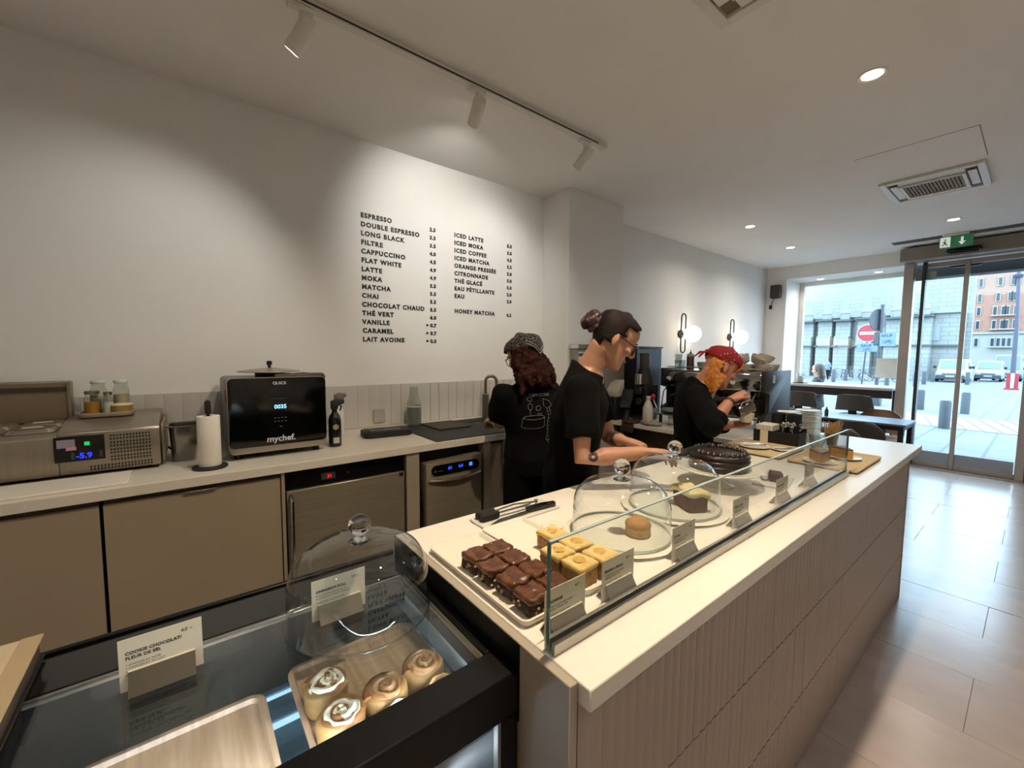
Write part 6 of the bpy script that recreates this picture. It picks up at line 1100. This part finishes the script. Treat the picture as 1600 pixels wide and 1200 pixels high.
# parked vans and a car
tyre = mat('tyre', '1a1a1c', .8); wsc = mat('windscreen', '3f555e', .1, spec=.8); vw = mat('van_white', '94979a', .3, var=.02); hl = mat('headlamp', '9ba0a4', .1)
def van(label, x, y, L, Wd, H_, col, hood=.75, cat='van'):
    t = thing('parked_' + cat, label, cat, (x, y, GZ(x))); z = GZ(x); w = Wd / 2
    def sec(px_, wd, z0, z1): return [(x + px_, y - wd, z + z0), (x + px_, y + wd, z + z0), (x + px_, y + wd * .98, z + z1 * .55), (x + px_, y + wd * .86, z + z1), (x + px_, y - wd * .86, z + z1), (x + px_, y - wd * .98, z + z1 * .55)]
    bm = B(); loft(bm, [sec(0, w * .86, .38, .86), sec(.10, w * .96, .28, .98), sec(hood * .9, w, .28, 1.12), sec(hood + .75, w, .28, H_ * .97), sec(hood + 1.4, w, .28, H_), sec(L - .2, w, .28, H_), sec(L, w * .96, .34, H_ * .96)]); obj('body', bm, col, t, smooth=35)
    bm = B(); loft(bm, [[(x + hood * .9 + .03, y - w * .80, z + 1.14), (x + hood * .9 + .03, y + w * .80, z + 1.14), (x + hood + .68, y + w * .76, z + H_ * .94), (x + hood + .68, y - w * .76, z + H_ * .94)], [(x + hood * .9 - .02, y - w * .80, z + 1.16), (x + hood * .9 - .02, y + w * .80, z + 1.16), (x + hood + .62, y + w * .76, z + H_ * .96), (x + hood + .62, y - w * .76, z + H_ * .96)]]); obj('windscreen', bm, wsc, t, smooth=0)
    obj('bumper', box(B(), x - .06, x + .2, y - w * .92, y + w * .92, z + .26, z + .62, .05), mat('bumper_dark', '2e343b', .6), t); obj('number_plate', box(B(), x - .08, x - .055, y - .26, y + .26, z + .46, z + .57), hl, t); obj('grille', box(B(), x - .03, x + .06, y - w * .5, y + w * .5, z + .66, z + .74, .01), tyre, t)
    for s in (-1, 1):
        obj('headlamp', box(B(), x - .02, x + .22, y + s * w * .74 - .16, y + s * w * .74 + .16, z + .68, z + .86, .03), hl, t); obj('mirror', box(B(), x + hood + .2, x + hood + .32, y + s * (w + .10) - .09, y + s * (w + .10) + .09, z + 1.15, z + 1.38, .03), tyre, t)
        obj('side_window', box(B(), x + hood + .85, x + hood + 1.6, y + s * w * .93 - .03, y + s * w * .93 + .03, z + 1.15, z + H_ * .86, .02), wsc, t)
        for px_ in (.75, L - .8): obj('wheel', cyl(B(), (x + px_, y + s * (w - .12) - .11, z + .32), .32, .22, 20, .03, 'y'), tyre, t)
van('white van parked facing the shop door, nearest in the street', 50.6, 4.65, 4.6, 1.9, 1.95, vw); van('white van parked behind the nearest van', 58.5, 2.95, 4.6, 1.8, 1.9, vw); van('tall grey white van parked farther down the street', 64.0, 2.0, 5.2, 1.95, 2.6, mat('van_grey', '777b80', .35)); van('small dark car parked beyond the vans', 62, -.6, 4.0, 1.7, 1.5, mat('car_dark', '46505c', .3), .9, 'car')
# bicycles
def bicycle(label, x, y, rz, col):
    t = thing('bicycle', label, 'bicycle', (0, 0, 0), group='bicycles parked by the church'); fm = mat('bike_' + col, col, .4)
    for c in (-.52, .52):
        o = obj('wheel', tube(B(), [(c + .33 * math.cos(a), 0, .34 + .33 * math.sin(a)) for a in [2 * PI * k / 24 for k in range(25)]], .018, 6), tyre, t); bm = B()
        for k in range(8): a = PI * k / 8; tube(bm, [(c + .32 * math.cos(a), 0, .34 + .32 * math.sin(a)), (c - .32 * math.cos(a), 0, .34 - .32 * math.sin(a))], .004, 4)
        obj('spokes', bm, chrome, o)
    bm = B()
    for a, b in (((-.52, .34), (-.12, .30)), ((-.12, .30), (-.22, .80)), ((-.20, .72), (.38, .76)), ((-.12, .30), (.38, .72)), ((-.52, .34), (-.20, .72)), ((.34, .90), (.52, .34))): tube(bm, [(a[0], 0, a[1]), (b[0], 0, b[1])], .018, 6)
    obj('frame', bm, fm, t); obj('saddle', sph(B(), (-.24, 0, .86), (.13, .06, .035), 12, 8), tyre, t); obj('handlebar', tube(B(), [(.24, -.26, .98), (.34, -.14, .96), (.34, .14, .96), (.24, .26, .98)], .015, 6), tyre, t); obj('crank', tube(B(), [(-.12, .08, .30), (-.02, .08, .18)], .015, 6), chrome, t)
    t.location = (x, y, GZ(x)); t.rotation_euler = (.06, 0, rz)
for i, (x, y, rz, c, l) in enumerate(((44, 10.6, 1.2, '2c343c', 'grey blue bicycle at the left of the parked row'), (44.2, 9.5, 1.45, '545c62', 'pale bicycle second in the parked row'), (45.8, 9.0, 1.1, '1e252c', 'dark bicycle in the middle of the parked row'), (44.3, 8.2, 1.4, '343e46', 'steel blue bicycle fourth in the parked row'), (43.5, 7.3, 1.57, '23292f', 'dark bicycle at the right end of the parked row'))): bicycle(l, x, y, rz, c)
# road signs
red = mat('sign_red', '8a0a1c', .45); wsn = mat('sign_white', '9a9da2', .5); blu = mat('sign_blue', '5a6f88', .5); bkm = mat('sign_back', '383b3e', .5, .3); sink_ = mat('sign_ink', '121a24', .6)
def bike_icon(bm, x, y, z, s):
    for c in (-.5, .5): tube(bm, [(x, y + (c + .3 * math.cos(a)) * s, z + (.3 * math.sin(a)) * s) for a in [2 * PI * k / 14 for k in range(15)]], .03 * s, 5)
    for a, b in (((-.5, 0), (0, 0)), ((0, 0), (-.15, .45)), ((-.1, .4), (.35, .4)), ((.35, .5), (.5, 0)), ((0, 0), (.35, .4))): tube(bm, [(x, y - a[0] * s, z + a[1] * s), (x, y - b[0] * s, z + b[1] * s)], .03 * s, 5)
t = thing('road_sign', 'round red no entry sign with a plate below on a thin pole', 'road sign', (22.0, 4.45, GZ(22))); X, Y, Zc = 22.0, 4.43, 2.43
obj('pole', tube(B(), [(X + .05, Y + .13, GZ(X)), (X + .05, Y, Zc + .3)], .03, 10), bkm, t); d = obj('disc', cyl(B(), (X - .03, Y, Zc), .36, .02, 40, .004, 'x'), wsn, t); obj('red_field', cyl(B(), (X - .035, Y, Zc), .335, .006, 40, 0, 'x'), red, d); obj('bar', box(B(), X - .045, X - .034, Y - .26, Y + .26, Zc - .06, Zc + .06), wsn, d)
p = obj('plate', box(B(), X - .03, X - .01, Y - .33, Y + .33, Zc - .76, Zc - .41, .01), blu, t); obj('lettering', text_bm('SAUF', .15, frame((X - .0315, Y + .20, Zc - .56), (0, -1, 0), (0, 0, 1)), .0008, off=.004), sink_, p, smooth=0); bm = B(); bike_icon(bm, X - .034, Y, Zc - .68, .16); obj('bicycle_symbol', bm, sink_, p)
t = thing('road_sign', 'back of a round sign with a blue plate on a grey post', 'road sign', (18.2, 3.35, GZ(18))); X, Y = 18.2, 3.36
obj('pole', tube(B(), [(X, Y, GZ(X)), (X, Y - .02, 3.2)], .05, 10), bkm, t); bm = cyl(B(), (-.01, 0, 0), .36, .02, 36, .004, 'x'); xf(bm, bm.verts[:], T(X - .05, Y + .07, 2.70) @ RZ(1.15)); obj('disc', bm, bkm, t); obj('box', box(B(), X - .08, X + .06, Y - .02, Y + .14, 1.85, 2.3, .02), bkm, t)
p = obj('plate', box(B(), X - .10, X - .085, Y - .42, Y - .02, 1.82, 2.27, .01), blu, t); obj('lettering', text_bm('SAUF', .12, frame((X - .1015, Y - .06, 2.13), (0, -1, 0), (0, 0, 1)), .0008, off=.003), sink_, p, smooth=0); bm = B(); bike_icon(bm, X - .104, Y - .22, 1.96, .15); obj('bicycle_symbol', bm, sink_, p); obj('base', box(B(), X - .2, X + .15, Y - .15, Y + .2, GZ(X) - .01, GZ(X) + .28, .02), bkm, t)
t = thing('street_lamp', 'tall violet grey street lamp post right of the door', 'lamp post', (41, 1.0, GZ(41))); obj('post', tube(B(), [(41, 1.02, GZ(41)), (41, 1.05, 3), (41, 1.22, 8.5)], [.13, .10, .07], 12), mat('post_grey', '3a3a48', .5), t)
for z in (6.4, 7.1): obj('lantern', lathe(B(), [(0, z), (.2, z + .03), (.26, z + .2), (.12, z + .35), (0, z + .36)], (41, 1.18, 0), 14), mat('post_grey', '3a3a48'), t)
t = thing('road_barrier', 'red and white road barrier at the right of the street', 'barrier', (39.8, .98, GZ(41))); z = GZ(39.8)
for k in range(3): obj('panel', box(B(), 39.75, 39.85, .75 + k * .17, .90 + k * .17, z + .1, z + 1.0, .01), (red, wsn, red)[k], t)
obj('foot', box(B(), 39.6, 40.0, .7, 1.3, z, z + .1, .01), red, t)
# passers-by
def walker(label, x, y, z0, h, rz, hairm, topm, legm, hair_len=.0):
    s = h / 1.7; t = thing('person', label, 'person', (0, 0, 0)); bm = B(); HM = T(0, 0, 1.58 * s) @ Matrix.Rotation(.25, 4, 'Y') @ Matrix.Scale(s, 4); head_geo(bm, HM); V = lambda *a: Vector(a) * s
    cap_tube(bm, [V(0, 0, 1.36), V(0, 0, 1.50)], [.055 * s, .052 * s], 12); loft(bm, torso_rings(None, Vector((1, 0, 0)), Vector((0, 1, 0)), [(V(0, 0, .85), .15 * s, .11 * s, .12 * s), (V(0, 0, 1.05), .125 * s, .10 * s, .095 * s), (V(0, 0, 1.25), .15 * s, .12 * s, .1 * s), (V(0, 0, 1.38), .14 * s, .07 * s, .08 * s), (V(0, 0, 1.42), .06 * s, .05 * s, .05 * s)]))
    for k in (-1, 1):
        wr = V(.22, k * .14, 1.02); cap_tube(bm, [V(0, k * .17, 1.36), V(-.03, k * .21, 1.10), wr], [.048 * s, .040 * s, .027 * s], 10); hand_geo(bm, wr, (1, 0, 0), (0, -k, -.3), k, .4, s); cap_tube(bm, [V(0, k * .085, .88), V(.06 * k, k * .09, .48), V(.10 * k - .05, k * .09, .08), V(.10 * k + .08, k * .09, .035)], [.085 * s, .06 * s, .042 * s, .032 * s], 10)
    b = remesh(bm, .011, 4); b2 = b.copy(); b3 = b.copy(); obj('body', b, skinB, t, smooth=180)
    for nm, bb, mm, lo, hi, gr in (('coat', b2, topm, .84, 1.43, .014), ('trousers', b3, legm, .07, .93, .010)):
        bmesh.ops.delete(bb, geom=[v for v in bb.verts if not lo * s < v.co.z < hi * s or (nm == 'coat' and v.co.x > .19 * s)], context='VERTS'); bmesh.ops.recalc_face_normals(bb, faces=bb.faces[:]); bb.normal_update()
        for v in bb.verts: v.co += v.normal * gr
        obj(nm, bb, mm, t, smooth=180)
    bm = B(); sph(bm, HM @ Vector((-.02, 0, .03)), .105 * s, 16, 12)
    if hair_len:
        for k in range(9):
            a = PI * (.5 + k / 8); p = HM @ Vector((.06 * math.cos(a) - .02, .08 * math.sin(a), .03)); cap_tube(bm, [p, p + V(-.02, 0, -hair_len * .5), p + V(0, 0, -hair_len)], [.035 * s, .04 * s, .02 * s], 8)
    b = remesh(bm, .012, 2); HI = HM.inverted(); bmesh.ops.delete(b, geom=[v for v in b.verts if (HI @ v.co).x > .055 and (HI @ v.co).z < .06], context='VERTS'); obj('hair', b, hairm, t, smooth=180)
    t.location = (x, y, z0); t.rotation_euler = (0, 0, rz); return t
walker('long haired passer-by in a dark top just outside the shop window', 9.75, 2.68, -.32, 1.66, 1.9, mat('hair_brown', '35241c', .5), mat('top_dark', '15171b', .8), mat('jeans_blue', '151c26', .8), .34)
walker('distant person in a pale top standing by the bicycles', 42.0, 10.9, GZ(42), 1.75, 2.6, hairA, mat('top_pale', '5f7088', .8), jeans)
